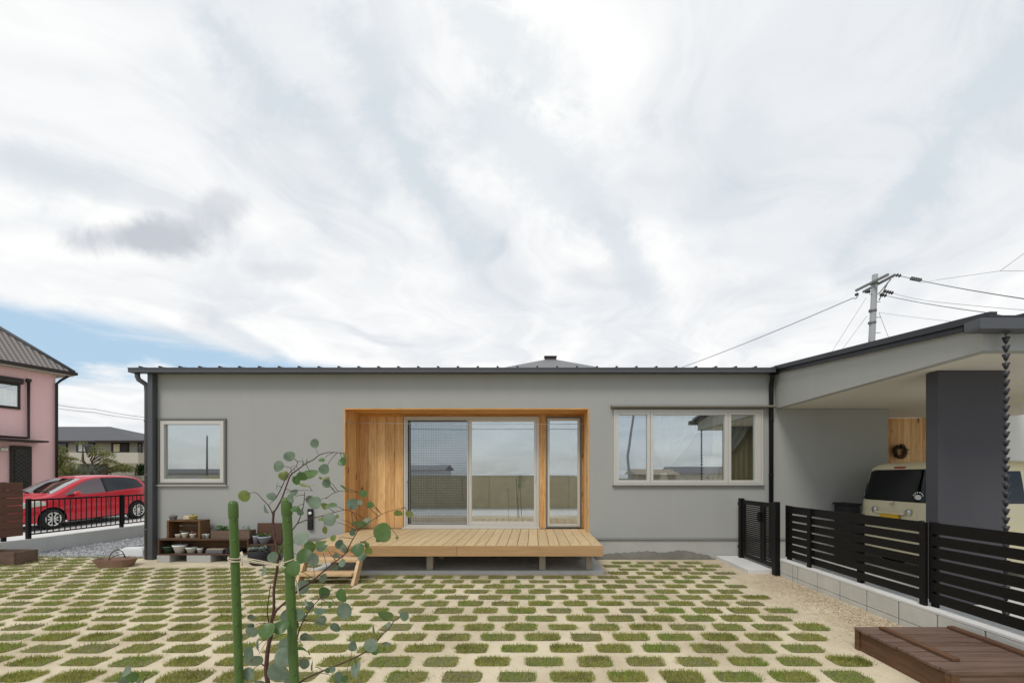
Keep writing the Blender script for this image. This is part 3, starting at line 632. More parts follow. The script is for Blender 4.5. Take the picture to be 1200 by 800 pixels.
# wreath
wr = thing('wreath', P(1054, 530, 8.54), 'small dark round wreath hanging on the carport cedar wall', 'wreath')
mb = MB(); wc = P(1054.5, 529, 8.52)
for i in range(420):
    a = random.uniform(0, 2*math.pi); rr = random.gauss(.105, .018); q = wc+Vector((rr*math.cos(a), random.uniform(-.04, .02), rr*math.sin(a)))
    d_ = Vector((random.uniform(-1,1), random.uniform(-1,1), random.uniform(-1,1))).normalized()*.028; e_ = d_.cross(Vector((0,1,.3))).normalized()*.008
    mb.add([q-d_, q+e_, q+d_, q-e_], [(0,1,2,3)])
mb.build('twigs', 'wicker', wr)
for i in range(9):
    a = random.uniform(-2.6, -.6); q = wc+Vector((.10*math.cos(a), -.045, .10*math.sin(a))); MB().lathe(q, [(0,-.010),(.008,-.006),(.010,0),(.008,.006),(0,.010)], 8).build('berry', 'terracotta', wr)
# black storage box behind the van
sb = thing('storage_box', (4.98, 6.95, .02), 'black storage box standing by the carport wall left of the beige van', 'storage box')
MB().box(4.99, 5.16, 7.0, 7.36, .02, .93).build('body', 'soft_black', sb, bevel=.01); MB().box(4.97, 5.17, 6.98, 7.38, .931, .965).build('lid', 'black', sb, bevel=.008)

# ------------------------------------------------------------------ big low wooden box, right foreground
bx = thing('wooden_box', (3.0, 3.17, 0), 'low dark brown wooden box with plank lid beside the block wall', 'wooden box')
bx0, bx1, by0, by1, bz = 2.61, 3.38, 2.765, 3.587, .155
for q in (bx0, bx1-.03): MB().box(q, q+.03, by0, by1, 0, bz).build('side', 'box_side', bx, bevel=.003)
for q in (by0+.002, by1-.03): MB().box(bx0+.031, bx1-.031, q, q+.028, 0, bz).build('end', 'box_wood', bx, bevel=.003)
mb = MB(); mb.box(bx0-.012, bx0+.035, by0-.012, by0-.001, 0, bz-.001); mb.box(bx0-.012, bx0-.001, by0, by0+.04, 0, bz-.001); mb.build('corner_post', 'box_side', bx, bevel=.002)
MB().box(bx0-.012, bx0-.001, by1-.045, by1+.002, 0, bz-.001).build('corner_post', 'box_side', bx, bevel=.002)
mb = MB(); nb = 10; pw = (by1-by0+.02)/nb
for i in range(nb):
    a_ = by0-.012+i*pw; j = random.uniform(-.006, .006); mb.box(bx0-.02+j, bx1+.01, a_, a_+pw-.007, bz+.001, bz+.021+random.uniform(-.001, .002))
lid = mb.build('lid', 'box_wood', bx, bevel=.002)
MB().box(bx0+.135, bx0+.185, by0+.14, by1-.06, bz+.0235, bz+.044).build('batten', 'box_side', lid, bevel=.002)
MB().box(bx1-.075, bx1-.02, by0+.02, by1-.04, bz+.0235, bz+.044).build('batten', 'box_side', lid, bevel=.002)

# ------------------------------------------------------------------ left: retaining wall, metal railing, slat screen
rw = MB(); rw.box(YW-.13, YW, 4.2, 14.5, -.5, .26)
rwo = rw.build('retaining_wall', 'light_concrete', bevel=.006, label='low grey concrete wall with black railing left of the house', cat='wall')
rail = thing('metal_railing', (YW-.06, 9.5, .26), 'thin black vertical bar railing in front of the red car', 'railing')
xr = YW-.06
def zt(Y): return .975
mb = MB(); mb.box(xr-.02, xr+.02, 8.02, 14.3, .945, .975); mb.box(xr-.014, xr+.014, 8.02, 14.3, .325, .350); mb.build('rails', 'black_alu', rail, bevel=.002)
for yy in (8.05, 9.87, 11.7, 13.5): MB().box(xr-.028, xr+.028, yy-.028, yy+.028, .26, .985).build('post', 'black_alu', rail, bevel=.002)
mb = MB(); yy = 8.15
while yy < 14.2: mb.box(xr-.006, xr+.006, yy-.006, yy+.006, .35, .945); yy += .105
mb.build('balusters', 'black_alu', rail)
scn = thing('slat_screen', (YW-.06, 6.5, .26), 'reddish brown board screen at the left edge beside the railing', 'fence')
mb = MB(); z_ = .335; hb = .131
for i in range(7): mb.box(xr-.012, xr+.012, 5.2, 7.955, z_, z_+hb); z_ += hb+.005
mb.build('boards', 'brown_slat', scn, bevel=.002)
for yy in (7.70, 6.7, 5.7): MB().box(xr-.055, xr-.014, yy-.03, yy+.03, .26, 1.29).build('post', 'black_alu', scn)
# ground planter, basket, white block at left
pb = thing('planter_box', (-7.9, 6.95, 0), 'dark brown wooden planter box at the left edge of the yard', 'planter')
pz = P(27, 660, 7.08)
mb = MB(); frame(mb, -9.0, -8.10, .0, .17, 6.92, 7.0, .0001) if False else None
mb = MB(); mb.box(-9.0, -8.10, 6.92, 6.945, 0, .205); mb.box(-9.0, -8.10, 7.235, 7.26, 0, .205); mb.box(-8.125, -8.10, 6.946, 7.234, 0, .205); mb.box(-9.0, -8.975, 6.946, 7.234, 0, .205); mb.build('sides', 'box_wood', pb, bevel=.003)
MB().box(-8.97, -8.13, 6.95, 7.23, .0, .18).build('soil', 'soil', pb)
mb = MB()
for i in range(260):
    q = Vector((random.gauss(-8.78, .10), random.uniform(6.98, 7.2), .19+random.random()*.07)); a = random.uniform(0, 6.28); l = random.uniform(.02, .05)
    d_ = Vector((math.cos(a), math.sin(a), random.uniform(.1, .9))).normalized()*l; e_ = Vector((-math.sin(a), math.cos(a), 0))*l*.3
    mb.add([q, q+d_*.5+e_, q+d_, q+d_*.5-e_], [(0,1,2,3)])
mb.build('plant', 'leaf_olive', pb)
bk = thing('basket', P(133, 664, 6.82), 'brown wooden trug basket with thin hoop handle on the turf paving', 'basket')
c0 = Vector((-6.45, 6.85, 0))
mb = MB()
ra = [(.24, .11, .0), (.29, .14, .095)]
n = 28; vs = []
for (rx, ry, z_) in [(.215,.10,.002), (.23,.11,.01), (.285,.14,.125), (.272,.128,.125), (.22,.10,.03), (0,0,.028)]:
    for j in range(n):
        a = 2*math.pi*j/n; cc = math.copysign(abs(math.cos(a))**.5, math.cos(a)); ss_ = math.copysign(abs(math.sin(a))**.5, math.sin(a)); vs.append(c0+Vector((rx*cc, ry*ss_, z_)))
mb.add(vs, [(i*n+j, i*n+(j+1)%n, (i+1)*n+(j+1)%n, (i+1)*n+j) for i in range(5) for j in range(n)]); mb.build('body', 'basket', bk)
mb = MB(); mb.tube([c0+Vector((.02, .13*math.cos(math.pi*i/12)*1.0, .115+.14*math.sin(math.pi*i/12))) for i in range(13)], .0065, 6)
mb.tube([c0+Vector((.02+.10*math.sin(math.pi*i/12)*.4, .13*math.cos(math.pi*i/12), .115+.07*math.sin(math.pi*i/12))) for i in range(13)], .0055, 6); mb.build('handle', 'wicker', bk)
mb = MB(); mb.box(-7.17, -6.76, 7.68, 7.86, 0, .13); mb.box(-7.12, -6.80, 7.70, 7.84, .13, .15)
mb.build('foam_block', 'styrofoam', bevel=.010, label='white foam block lying on the gravel left of the house corner', cat='block')
MB().box(-6.45, -4.35, 6.90, 7.42, -.05, .012).build('paving_slab', 'sand', bevel=.004, kind='structure')

# ------------------------------------------------------------------ shelf with pots
YS = 7.12
sh = thing('plant_shelf', (-5.37, YS, 0), 'dark wooden plant shelf on blocks under the square window', 'shelf')
def sx(px_, Y=YS): return (px_-PX)*Y/F
def sz(py_, Y=YS): return H+(PY-py_)*Y/F
a, b = sx(185), sx(291)
MB().box(a, b, YS, YS+.27, .365, .385).build('top', 'shelf_wood', sh, bevel=.002)
MB().box(a, b, YS, YS+.27, .125, .145).build('shelf', 'shelf_wood', sh, bevel=.002)
for q in (a, b-.02): MB().box(q, q+.02, YS+.001, YS+.27, .146, .364).build('side', 'shelf_wood', sh, bevel=.002)
MB().box(a+.02, b-.02, YS+.255, YS+.27, .146, .364).build('back', 'crate_wood', sh)
for (p0, p1) in ((184, 199), (219, 247), (272, 291)): MB().box(sx(p0), sx(p1), YS-.005, YS+.25, .012, .1245).build('block', 'foundation', sh, bevel=.004)
cr = thing('wooden_crate', (-5.75, YS, .385), 'open brown wooden crate on its side on top of the plant shelf', 'crate')
c0x, c1x = sx(194), sx(233.5)
MB().box(c0x, c1x, YS+.02, YS+.24, .665, .683).build('board', 'crate_wood', cr, bevel=.002); MB().box(c0x, c1x, YS+.02, YS+.24, .3865, .400).build('board', 'crate_wood', cr, bevel=.002)
for q in (c0x, c1x-.035): MB().box(q, q+.035, YS+.02, YS+.24, .401, .664).build('side', 'crate_wood', cr, bevel=.002)
for i in range(3): MB().box(c0x+.036, c1x-.036, YS+.225, YS+.238, .405+i*.088, .405+i*.088+.078).build('slat', 'crate_wood', cr)
lp = thing('long_planter', (-4.85, YS, .385), 'long brown wooden trough planter on the right of the plant shelf', 'planter')
l0, l1 = sx(245.5), sx(291)
mb = MB(); mb.box(l0, l1, YS+.03, YS+.045, .3865, .52); mb.box(l0, l1, YS+.185, YS+.20, .3865, .52); mb.box(l0, l0+.015, YS+.046, YS+.184, .3865, .52); mb.box(l1-.015, l1, YS+.046, YS+.184, .3865, .52); mb.build('sides', 'box_wood', lp, bevel=.003)
MB().box(l0+.016, l1-.016, YS+.05, YS+.18, .39, .505).build('soil', 'soil', lp)
def tuft(mb_, c, n_, rad, hgt, ln, wd=.35):
    for i in range(n_):
        a = random.uniform(0, 6.28); r_ = rad*random.random()**.6; q = Vector(c)+Vector((r_*math.cos(a), r_*math.sin(a), random.random()*hgt)); b_ = random.uniform(0, 6.28); l = ln*random.uniform(.6, 1.2)
        d_ = Vector((math.cos(b_), math.sin(b_), random.uniform(0, 1.1))).normalized()*l; e_ = Vector((-math.sin(b_), math.cos(b_), 0))*l*wd
        mb_.add([q, q+d_*.5+e_, q+d_, q+d_*.5-e_], [(0,1,2,3)])
mb = MB(); tuft(mb, (sx(254), YS+.115, .505), 130, .085, .07, .045); tuft(mb, (sx(284), YS+.115, .505), 34, .05, .07, .035); mb.build('plant', 'bright_leaf', lp)
def pot(px_, zb, wpx, hgt, mt, label, plant=None, yy=None, taper=.72, name='plant_pot', soil=True):
    Y = (YS+.10) if yy is None else yy
    x_ = (px_-PX)*Y/F; r_ = wpx*Y/F/2
    e = thing(name, (x_, Y, zb), label, 'plant pot', 'pots on and around the plant shelf')
    MB().lathe((x_, Y, zb), [(0, .0), (r_*taper, .0), (r_*.97, hgt*.82), (r_*1.03, hgt*.84), (r_*1.03, hgt), (r_*.9, hgt), (r_*.88, hgt*.85), (0, hgt*.84)], 18).build('body', mt, e)
    if soil: MB().lathe((x_, Y, zb), [(r_*.86, hgt*.87), (0, hgt*.90)], 14).build('soil', 'soil', e)
    if plant:
        m_ = MB(); tuft(m_, (x_, Y, zb+hgt*.88), plant[1], r_*.8, plant[2], plant[3], .35); m_.build('plant', plant[0], e)
    return e
pot(203, .684, 8.5, .075, 'grey_pot', 'small grey pot, leftmost of the three on the crate top', ('pine_needles', 30, .02, .02))
pot(226.5, .684, 9, .075, 'yellow_pot', 'yellow pot at the right end of the crate top', ('leaf_olive', 30, .02, .02))
dw = thing('driftwood', (sx(214), YS+.1, .684), 'pale driftwood lump between the two pots on the crate top', 'driftwood')
mb = MB(); xq = sx(214)
mb.tube([(xq-.085, YS+.12, .715), (xq-.04, YS+.10, .735), (xq+.02, YS+.13, .72), (xq+.08, YS+.10, .745)], [.012, .024, .03, .014], 10); mb.tube([(xq-.06, YS+.09, .70), (xq+.01, YS+.09, .705), (xq+.09, YS+.09, .70)], [.016, .022, .014], 10)
mb.build('branch', 'driftwood', dw)
pot(203.5, .401, 7, .05, 'green_pot', 'tiny dark pot at the back left inside the crate', ('succulent', 20, .02, .02), YS+.17)
pot(209, .401, 6.5, .055, 'white_gloss', 'tiny white pot with reddish plant, left one inside the crate', ('terracotta', 18, .015, .02), YS+.07)
pot(216.5, .401, 7, .08, 'white_gloss', 'tall tapering white pot in the middle inside the crate', ('succulent', 18, .01, .02), YS+.06, .6)
pot(226, .401, 6.5, .06, 'white_paint', 'small cream pot with brown sprig at the right inside the crate', ('terracotta', 24, .03, .025), YS+.07)
pot(237.5, .386, 7.5, .075, 'white_gloss', 'white pot on the shelf top just right of the crate', ('terracotta', 14, .005, .018))
pot(243, .386, 4.5, .065, 'white_gloss', 'very small white pot between the crate and the trough planter', ('terracotta', 8, .005, .014))
pot(198, .146, 12, .11, 'green_pot', 'dark green pot at the left end of the lower shelf', ('hedge_leaf', 40, .03, .03))
pot(211, .146, 14.5, .135, 'white_paint', 'largest white pot on the lower shelf', ('succulent', 30, .03, .03), None, .6)
pot(224.5, .146, 11.5, .095, 'white_paint', 'wide white pot in the middle of the lower shelf', ('terracotta', 20, .01, .02), None, .65)
pot(234.5, .146, 6.5, .08, 'white_gloss', 'small white pot right of the wide one on the lower shelf', ('terracotta', 10, .01, .015))
tr_ = thing('seed_tray', (sx(249), YS+.1, .146), 'grey rectangular tray of seedlings on the lower shelf', 'tray')
MB().box(sx(239), sx(259), YS+.03, YS+.2, .146, .205).build('body', 'tray', tr_, bevel=.008)
mb = MB()
for i in range(6): mb.box(sx(240)+i*.045, sx(240)+i*.045+.036, YS+.04, YS+.19, .206, .222)
mb.build('seedlings', 'driftwood', tr_, bevel=.004)
MB().box(sx(262), sx(279), YS+.03, YS+.2, .146, .215).build('plastic_box', 'soft_black', bevel=.01, label='low black plastic box at the right of the lower shelf', cat='box')
# dark planter group right of the shelf
rp = thing('round_planter', (sx(303, 6.95), 6.98, 0), 'large black barrel shaped planter on the ground right of the shelf', 'planter')
x_ = sx(304, 7.0)
MB().lathe((x_, 7.0, .012), [(0,0),(.12,.0),(.155,.06),(.16,.13),(.148,.20),(.135,.215),(.125,.20),(0,.19)], 28).build('body', 'soft_black', rp)
mb = MB(); mb.tube([(x_-.15, 6.97, .18), (x_-.12, 6.92, .24), (x_-.02, 6.88, .275), (x_+.08, 6.90, .27), (x_+.15, 6.97, .20)], .008, 8); mb.build('handle', 'tray', rp)
mb = MB(); tuft(mb, (x_-.03, 7.0, .22), 120, .12, .05, .05, .4); mb.build('plant', 'succulent', rp)
sd_ = thing('wooden_stand', (sx(310, 7.2), 7.2, 0), 'dark wooden plant stand behind the black round planter', 'stand')
x_ = sx(309, 7.2)
MB().box(x_-.19, x_+.21, 7.12, 7.36, .28, .30).build('top', 'shelf_wood', sd_, bevel=.002)
for qx in (-.18, .17):
    for qy in (7.13, 7.32): MB().box(x_+qx, x_+qx+.03, qy, qy+.03, .012, .279).build('leg', 'shelf_wood', sd_)
MB().box(x_-.19, x_+.21, 7.34, 7.358, .301, .62).build('back', 'shelf_wood', sd_)
pot(309.5, .301, 14, .12, 'bluegrey_pot', 'blue grey rounded bowl pot on the dark stand', ('bright_leaf', 60, .04, .05), 7.19, .5)
pot(300, .301, 7, .13, 'bluegrey_pot', 'narrow blue white pot beside the bowl on the stand', ('hedge_leaf', 24, .03, .04), 7.22, .8)

# ------------------------------------------------------------------ vehicles
def interp(tab, x_):
    if x_ <= tab[0][0]: return tab[0][1]
    for (a_, b_), (c_, d_) in zip(tab, tab[1:]):
        if x_ <= c_:
            t_ = (x_-a_)/(c_-a_) if c_ > a_ else 0
            return b_+(d_-b_)*t_
    return tab[-1][1]
def wheel(par, x_, y_, r_, wdt, side):
    M_ = Matrix.Rotation(R(90), 3, 'X')
    whl = MB().lathe((x_, y_, r_), [(r_*.60, -wdt/2), (r_*.93, -wdt/2), (r_, -wdt*.38), (r_, wdt*.38), (r_*.93, wdt/2), (r_*.60, wdt/2)], 32, M_).build('wheel', 'rubber', par, local=True)
    m_ = MB(); yo = y_+side*(wdt/2-.005)
    m_.lathe((x_, yo, r_), [(r_*.66, 0), (r_*.56, 0), (r_*.56, -.02), (r_*.66, -.02)], 32, M_)
    m_.lathe((x_, yo, r_), [(0, .012*-side), (r_*.16, .01*-side), (r_*.17, .0)], 16, M_)
    for k in range(9):
        a = 2*math.pi*k/9; d_ = Vector((math.cos(a), 0, math.sin(a))); pp = Vector((x_, yo, r_))
        m_.bar(pp+d_*r_*.12, pp+d_*r_*.60, .036, .012, Vector((0, 1, 0)))
    m_.build('rim', 'silver', whl, local=True)
    MB().lathe((x_, yo-side*.03, r_), [(0, 0), (r_*.6, 0)], 24, M_).build('hub', 'rubber', whl, local=True)
# red hatchback
c_fwd = Vector((-13.88+13.6, 12.8-15.25, 0)).normalized(); left = Vector((-c_fwd.y, c_fwd.x, 0))
org = Vector((-13.6, 15.25, -.06)) - left*.80
car = thing('parked_car', org, 'red five door hatchback parked behind the black railing', 'car', rot=(0, R(1.78), math.atan2(c_fwd.y, c_fwd.x)))
topz = [(-.56,.60),(-.545,.86),(-.51,1.00),(-.47,1.10),(-.38,1.27),(-.28,1.385),(-.15,1.445),(.0,1.475),(.25,1.505),(.6,1.522),(.95,1.52),(1.25,1.50),(1.5,1.445),(1.75,1.34),(2.05,1.19),(2.35,1.04),(2.45,1.005),(2.7,.965),(2.95,.90),(3.1,.82),(3.2,.70),(3.25,.52)]
belt = lambda x_: 1.02-.055*x_
def wplan(x_): 
    t_ = abs((x_-1.35)/1.91); return .848*(1-.20*t_**5)
def botz(x_):
    zb_ = .21
    for xc_ in (0.0, 2.46):
        d_ = abs(x_-xc_)
        if d_ < .345: zb_ = max(zb_, .30+math.sqrt(.345**2-d_*d_))
    if x_ < -.4 or x_ > 3.0: zb_ = max(zb_, .26)
    return zb_
def yside(x_, z_):
    w_ = wplan(x_); b_ = belt(x_)
    if z_ <= b_: return w_*(1-.05*max(0, (.5-z_)/.5)**1.5) - .03*max(0, (z_-.72)/(b_-.72+.001))**2 - .012*math.exp(-((z_-.55)/.05)**2)
    return w_-.03-.36*(z_-b_)-.15*(z_-b_)**2
xs_ = sorted(set([round(-.56+i*.03, 3) for i in range(128)]+[3.25]+[round(xc+s_*.345*math.cos(k*math.pi/24), 4) for xc in (0., 2.46) for k in range(13) for s_ in (1, -1)]))
ns, na = 16, 7; ring = []
for x_ in xs_:
    zt_ = interp(topz, x_); zb_ = min(botz(x_), zt_-.06); r_ = min(.09, (zt_-zb_)*.4); row = []
    for i in range(ns+1):
        z_ = zb_+(zt_-r_-zb_)*i/ns; row.append((x_, yside(x_, z_), z_))
    ye = row[-1][1]
    for i in range(1, na+1):
        a = i/na*math.pi/2; row.append((x_, ye*(math.cos(a)**.55 if i < na else 0), zt_-r_+r_*math.sin(a)))
    ring.append(row+[(p[0], -p[1], p[2]) for p in row[-2::-1]])
mb = MB(); nr = len(ring[0]); mb.add([p for row in ring for p in row], [(i*nr+j, (i+1)*nr+j, (i+1)*nr+j+1, i*nr+j+1) for i in range(len(ring)-1) for j in range(nr-1)], True)
mb.add(ring[0], [tuple(range(nr))]); mb.add(ring[-1], [tuple(range(nr))[::-1]])
body = mb.build('body', 'red_paint', car, local=True)
mb = MB(); mb.box(-.48, 3.12, -.70, .70, .22, .62); mb.build('underbody', 'black', car, local=True)
for xc_ in (0, 2.46):
    for sd in (1, -1): wheel(car, xc_, sd*.745, .298, .185, sd)
def sidewin(poly_top, poly_bot, name, mt, off=.006, both=True):
    xa, xb = max(poly_top[0][0], poly_bot[0][0]), min(poly_top[-1][0], poly_bot[-1][0])
    for sd in (1, -1):
        def fn(a, b):
            x_ = xa+(xb-xa)*a; zl = interp(poly_bot, x_); zh = max(zl+.001, interp(poly_top, x_)); z_ = zl+(zh-zl)*b
            return (x_, sd*(yside(x_, z_)+off), z_)
        MB().grid(fn, 20, 8).build(name, mt, car, local=True)
sidewin([(-.30,1.11),(-.20,1.28),(-.05,1.375),(.15,1.415),(.45,1.435),(.93,1.44)], [(-.30,1.09),(.93,1.0)], 'side_window', 'dark_glass')
sidewin([(1.01,1.435),(1.25,1.415),(1.5,1.34),(1.8,1.19),(2.12,.985)], [(1.01,.99),(2.12,.945)], 'side_window', 'car_glass')
sidewin([(.93,1.438),(1.01,1.438)], [(.93,.99),(1.01,.985)], 'pillar_trim', 'black', .005)
def topglass(xa, xb, ya_, yb_, name, mt, sh_=0.0):
    def fn(a, b):
        x_ = xa+(xb-xa)*a; zt_ = interp(topz, x_); r_ = .09; ye = yside(x_, zt_-r_); yy_ = (-1+2*b)*(ya_+(yb_-ya_)*a)
        q = min(1, abs(yy_)/ye); c_ = q**(1/.55); z_ = zt_-r_+r_*math.sqrt(max(0, 1-c_*c_))
        return (x_+.004, yy_, z_+.006)
    MB().grid(fn, 16, 16).build(name, mt, car, local=True)
topglass(1.52, 2.36, .56, .66, 'windscreen', 'shield_glass'); topglass(-.47, -.27, .56, .52, 'rear_window', 'dark_glass')
mb = MB(); mb.bar((2.33, .55, 1.06), (2.22, -.05, 1.13), .02, .015); mb.bar((2.36, -.1, 1.06), (2.24, -.6, 1.12), .02, .015); mb.build('wiper', 'black', car, local=True)
for sd in (1, -1):
    def hl(a, b):
        x_ = 2.62+.50*a; zl = .66+.05*(1-a); zh = .915-.11*a**1.5-.10*(1-a)**2; z_ = zl+(zh-zl)*b
        return (x_, sd*(yside(x_, z_)+.008), z_)
    MB().grid(hl, 10, 5).build('headlight', 'lens', car, local=True)
    def tl_(a, b):
        x_ = -.53+.24*a; z_ = .80+.22*b
        return (x_, sd*(yside(x_, z_)+.006), z_)
    MB().grid(tl_, 8, 6).build('tail_light', 'orange_lens', car, local=True)
    mb = MB(); mb.grid(lambda a, b: (1.90+.10*math.cos(a*6.283)*math.sin(b*3.1416)*1.0, sd*(.935+.085*math.cos(b*3.1416)), 1.0+.07*math.sin(a*6.283)*math.sin(b*3.1416)), 14, 8); mb.build('mirror', 'red_paint', car, local=True)
    mb = MB(); mb.tube([(1.88, sd*.80, .955), (1.88, sd*.87, .975)], .02, 8); mb.build('mirror_arm', 'black', car, local=True)
    for hx in (1.08, .12):
        mb = MB(); mb.tube([(hx, sd*(yside(hx, .86)+.002), .865), (hx+.03, sd*(yside(hx, .86)+.03), .868), (hx+.15, sd*(yside(hx+.15, .86)+.03), .86), (hx+.18, sd*(yside(hx, .86)+.002), .86)], .012, 8); mb.build('handle', 'red_paint', car, local=True)
    mb = MB()
    for dx in (2.02, .97, .02):
        pts = [(dx+(.10*((.30-z_)/.6) if dx > 1 else (-.16*max(0, .75-z_) if dx > .5 else .25*max(0, .72-z_))), sd*(yside(dx, z_)+.001), z_) for z_ in [.62 if dx < .5 else .28, .5 if dx > .5 else .68, .75, .95]]
        mb.tube(pts, .004, 4)
    mb.build('door_gap', 'black', car, local=True)
    mb = MB(); mb.box(-.2+.56, 2.06, sd*.80-.03, sd*.80+.03, .185, .225); mb.build('sill', 'black', car, local=True)
mb = MB(); mb.box(3.235, 3.262, -.45, .45, .42, .60); mb.build('grille', 'black', car, local=True)

# beige van (parked along X, rear to the left)
van = thing('parked_van', (5.16, 6.40, .02), 'pale beige box shaped small van parked in the carport behind the dark pillar', 'van')
zsl = [.24,.28,.36,.5,.62,.75,.84,.90,.98,1.04,1.10,1.2,1.3,1.4,1.46,1.50,1.54,1.565,1.583,1.595]
xr_t = [(.24,.10),(.30,.03),(.45,0),(.70,0.0),(.84,.015),(.98,.03),(1.04,.045),(1.3,.085),(1.46,.115),(1.52,.145),(1.56,.22),(1.583,.36),(1.595,.6)]
xf_t = [(.24,3.30),(.4,3.39),(.7,3.38),(.88,3.28),(.98,2.95),(1.04,2.72),(1.3,2.45),(1.46,2.25),(1.52,2.1),(1.56,1.9),(1.583,1.6),(1.595,1.3)]
w_t = [(.24,.68),(.36,.725),(.62,.738),(.90,.732),(.98,.722),(1.04,.712),(1.3,.672),(1.46,.645),(1.50,.625),(1.54,.59),(1.565,.53),(1.583,.45),(1.595,.30)]
def vslice(z_, off=0.0, e=.20, n_=72):
    x0_, x1_, w_ = interp(xr_t, z_)-off, interp(xf_t, z_)+off, interp(w_t, z_)+off; cx_ = (x0_+x1_)/2; hx = (x1_-x0_)/2; ev = .16
    out = []
    for j in range(n_):
        a = 2*math.pi*j/n_; c_, s_ = math.cos(a), math.sin(a)
        # constant-radius rounded corners: blend superellipse along the length
        out.append((cx_+math.copysign(abs(c_)**ev, c_)*hx, math.copysign(abs(s_)**e, s_)*w_, z_))
    return out
mb = MB(); rows = [vslice(z_) for z_ in zsl]; n_ = 72
mb.add([p for r_ in rows for p in r_], [(i*n_+j, i*n_+(j+1)%n_, (i+1)*n_+(j+1)%n_, (i+1)*n_+j) for i in range(len(rows)-1) for j in range(n_)], True)
mb.add(rows[-1], [tuple(range(n_))]); mb.add(rows[0], [tuple(range(n_))[::-1]])
mb.build('body', 'beige_paint', van, local=True)
def rx(z_, y_, off):      # rear skin: slightly bowed
    w_ = interp(w_t, z_); x0_, x1_ = interp(xr_t, z_), interp(xf_t, z_); hx = (x1_-x0_)/2; cx_ = (x0_+x1_)/2
    s_ = min(.999, abs(y_)/w_)**(1/.20); c_ = math.sqrt(max(0, 1-s_*s_)); return cx_-abs(c_)**.16*hx-off
def rear_patch(name, y0, y1, z0, z1, mt, off, par=van):
    return MB().grid(lambda a, b: (rx(z0+(z1-z0)*b, y0+(y1-y0)*a, off), y0+(y1-y0)*a, z0+(z1-z0)*b), 16, 8).build(name, mt, par, local=True)
rw_ = rear_patch('rear_window', -.61, .61, 1.03, 1.455, 'dark_glass', .006)
rear_patch('window_surround', -.625, .625, 1.015, 1.47, 'black', .003)
rear_patch('plate_recess', -.42, .42, .76, .885, 'beige_paint', .004)
rear_patch('bumper', -.70, .70, .30, .60, 'beige_paint', .03)
MB().box(-.035, -.01, -.165, .165, .665, .830).build('license_plate', 'yellow_plate', van, local=True, bevel=.004)
mb = MB(); mb.box(-.045, .0, -.26, .26, .833, .86); mb.build('plate_garnish', 'beige_paint', van, local=True, bevel=.004)
for sd in (1, -1):
    MB().lathe((-.01, sd*.30, .875), [(0, -.02), (.045, -.02), (.045, .01), (0, .012)], 16, Matrix.Rotation(R(-90), 3, 'Y')).build('reflector', 'silver', van, local=True)
mb = MB(); mb.tube([(.01, -.035, 1.000), (.005, -.015, .985), (.005, .03, .975), (.005, 0, .955), (.005, -.04, .94)], .007, 6); mb.build('emblem', 'chrome', van, local=True)
MB().box(.115, .155, -.09, .09, 1.487, 1.512).build('brake_light', 'red_lens', van, local=True, bevel=.004)
for sd in (1, -1):
    g_ = lambda a, b, o_=.012: (rx(1.06+.38*b, (.60+.055*a)*1.0, o_)-.002, sd*(.605+.045*a-.03*b), 1.06+.38*b)
    MB().grid(lambda a, b: (rx(1.10+.33*b, .685-.045*a-.05*b, .004), sd*(.692-.04*a-.065*b), 1.10+.33*b), 4, 6).build('tail_light', 'red_lens', van, local=True)
    mb = MB(); mb.tube([(rx(q, yy_, .006), sd*yy_, q) for q, yy_ in ((1.14, .672), (1.25, .655), (1.36, .638), (1.42, .628))], .014, 8); mb.build('lamp_bezel', 'white_gloss', van, local=True)
    MB().box(rx(1.08, .67, .015), rx(1.08, .67, -.03), sd*.672-.022, sd*.672+.022, 1.045, 1.115).build('lamp', 'white_gloss', van, local=True, bevel=.008)
    for x0_, x1_ in ((.45, 1.15), (1.22, 2.05)):
        def sg(a, b): 
            z_ = 1.02+.42*b; x_ = x0_+(x1_-x0_)*a+(.0 if x0_ < 1 else -.10*b*a); return (x_, sd*(interp(w_t, z_)+.004), z_)
        MB().grid(sg, 8, 6).build('side_window', 'dark_glass', van, local=True)
    mb = MB()
    for dx in (1.18, 2.12): mb.tube([(dx, sd*(interp(w_t, q)+.001), q) for q in (.32, .5, .75, 1.0)], .004, 4)
    mb.tube([(1.3, sd*.745, .86), (1.33, sd*.765, .862), (1.45, sd*.765, .862), (1.48, sd*.745, .86)], .01, 6); mb.build('door_gap', 'black', van, local=True)
# sticker: white round sun-like badge with a ring of dabs
mb = MB(); cz, cy = 1.10, -.40
def stk(y_, z_, ry, rz, k=12): mb.add([(rx(z_, y_, .011)-.001, y_+ry*math.cos(2*math.pi*i/k), z_+rz*math.sin(2*math.pi*i/k)) for i in range(k)], [tuple(range(k))])
stk(cy, cz-.012, .055, .036); 
for k in range(6): a = R(15+k*30); stk(cy+.072*math.cos(a), cz+.055*math.sin(a), .014, .010, 8)
mb.build('sticker', 'white_paint', van, local=True)
for xc_ in (.62, 2.85):
    for sd in (1, -1): wheel(van, xc_, sd*.665, .27, .15, sd)

# ------------------------------------------------------------------ pink house
cn = Vector((-20.46, 19.0, 0)); uu = Vector((-.30, -.954, 0)).normalized(); vv = Vector((uu.y, -uu.x, 0))
ang = math.atan2(uu.y, uu.x)
ph = thing('pink_house', cn, 'two storey pink rendered house with grey tiled roof at the left edge', 'house', rot=(0, 0, ang))
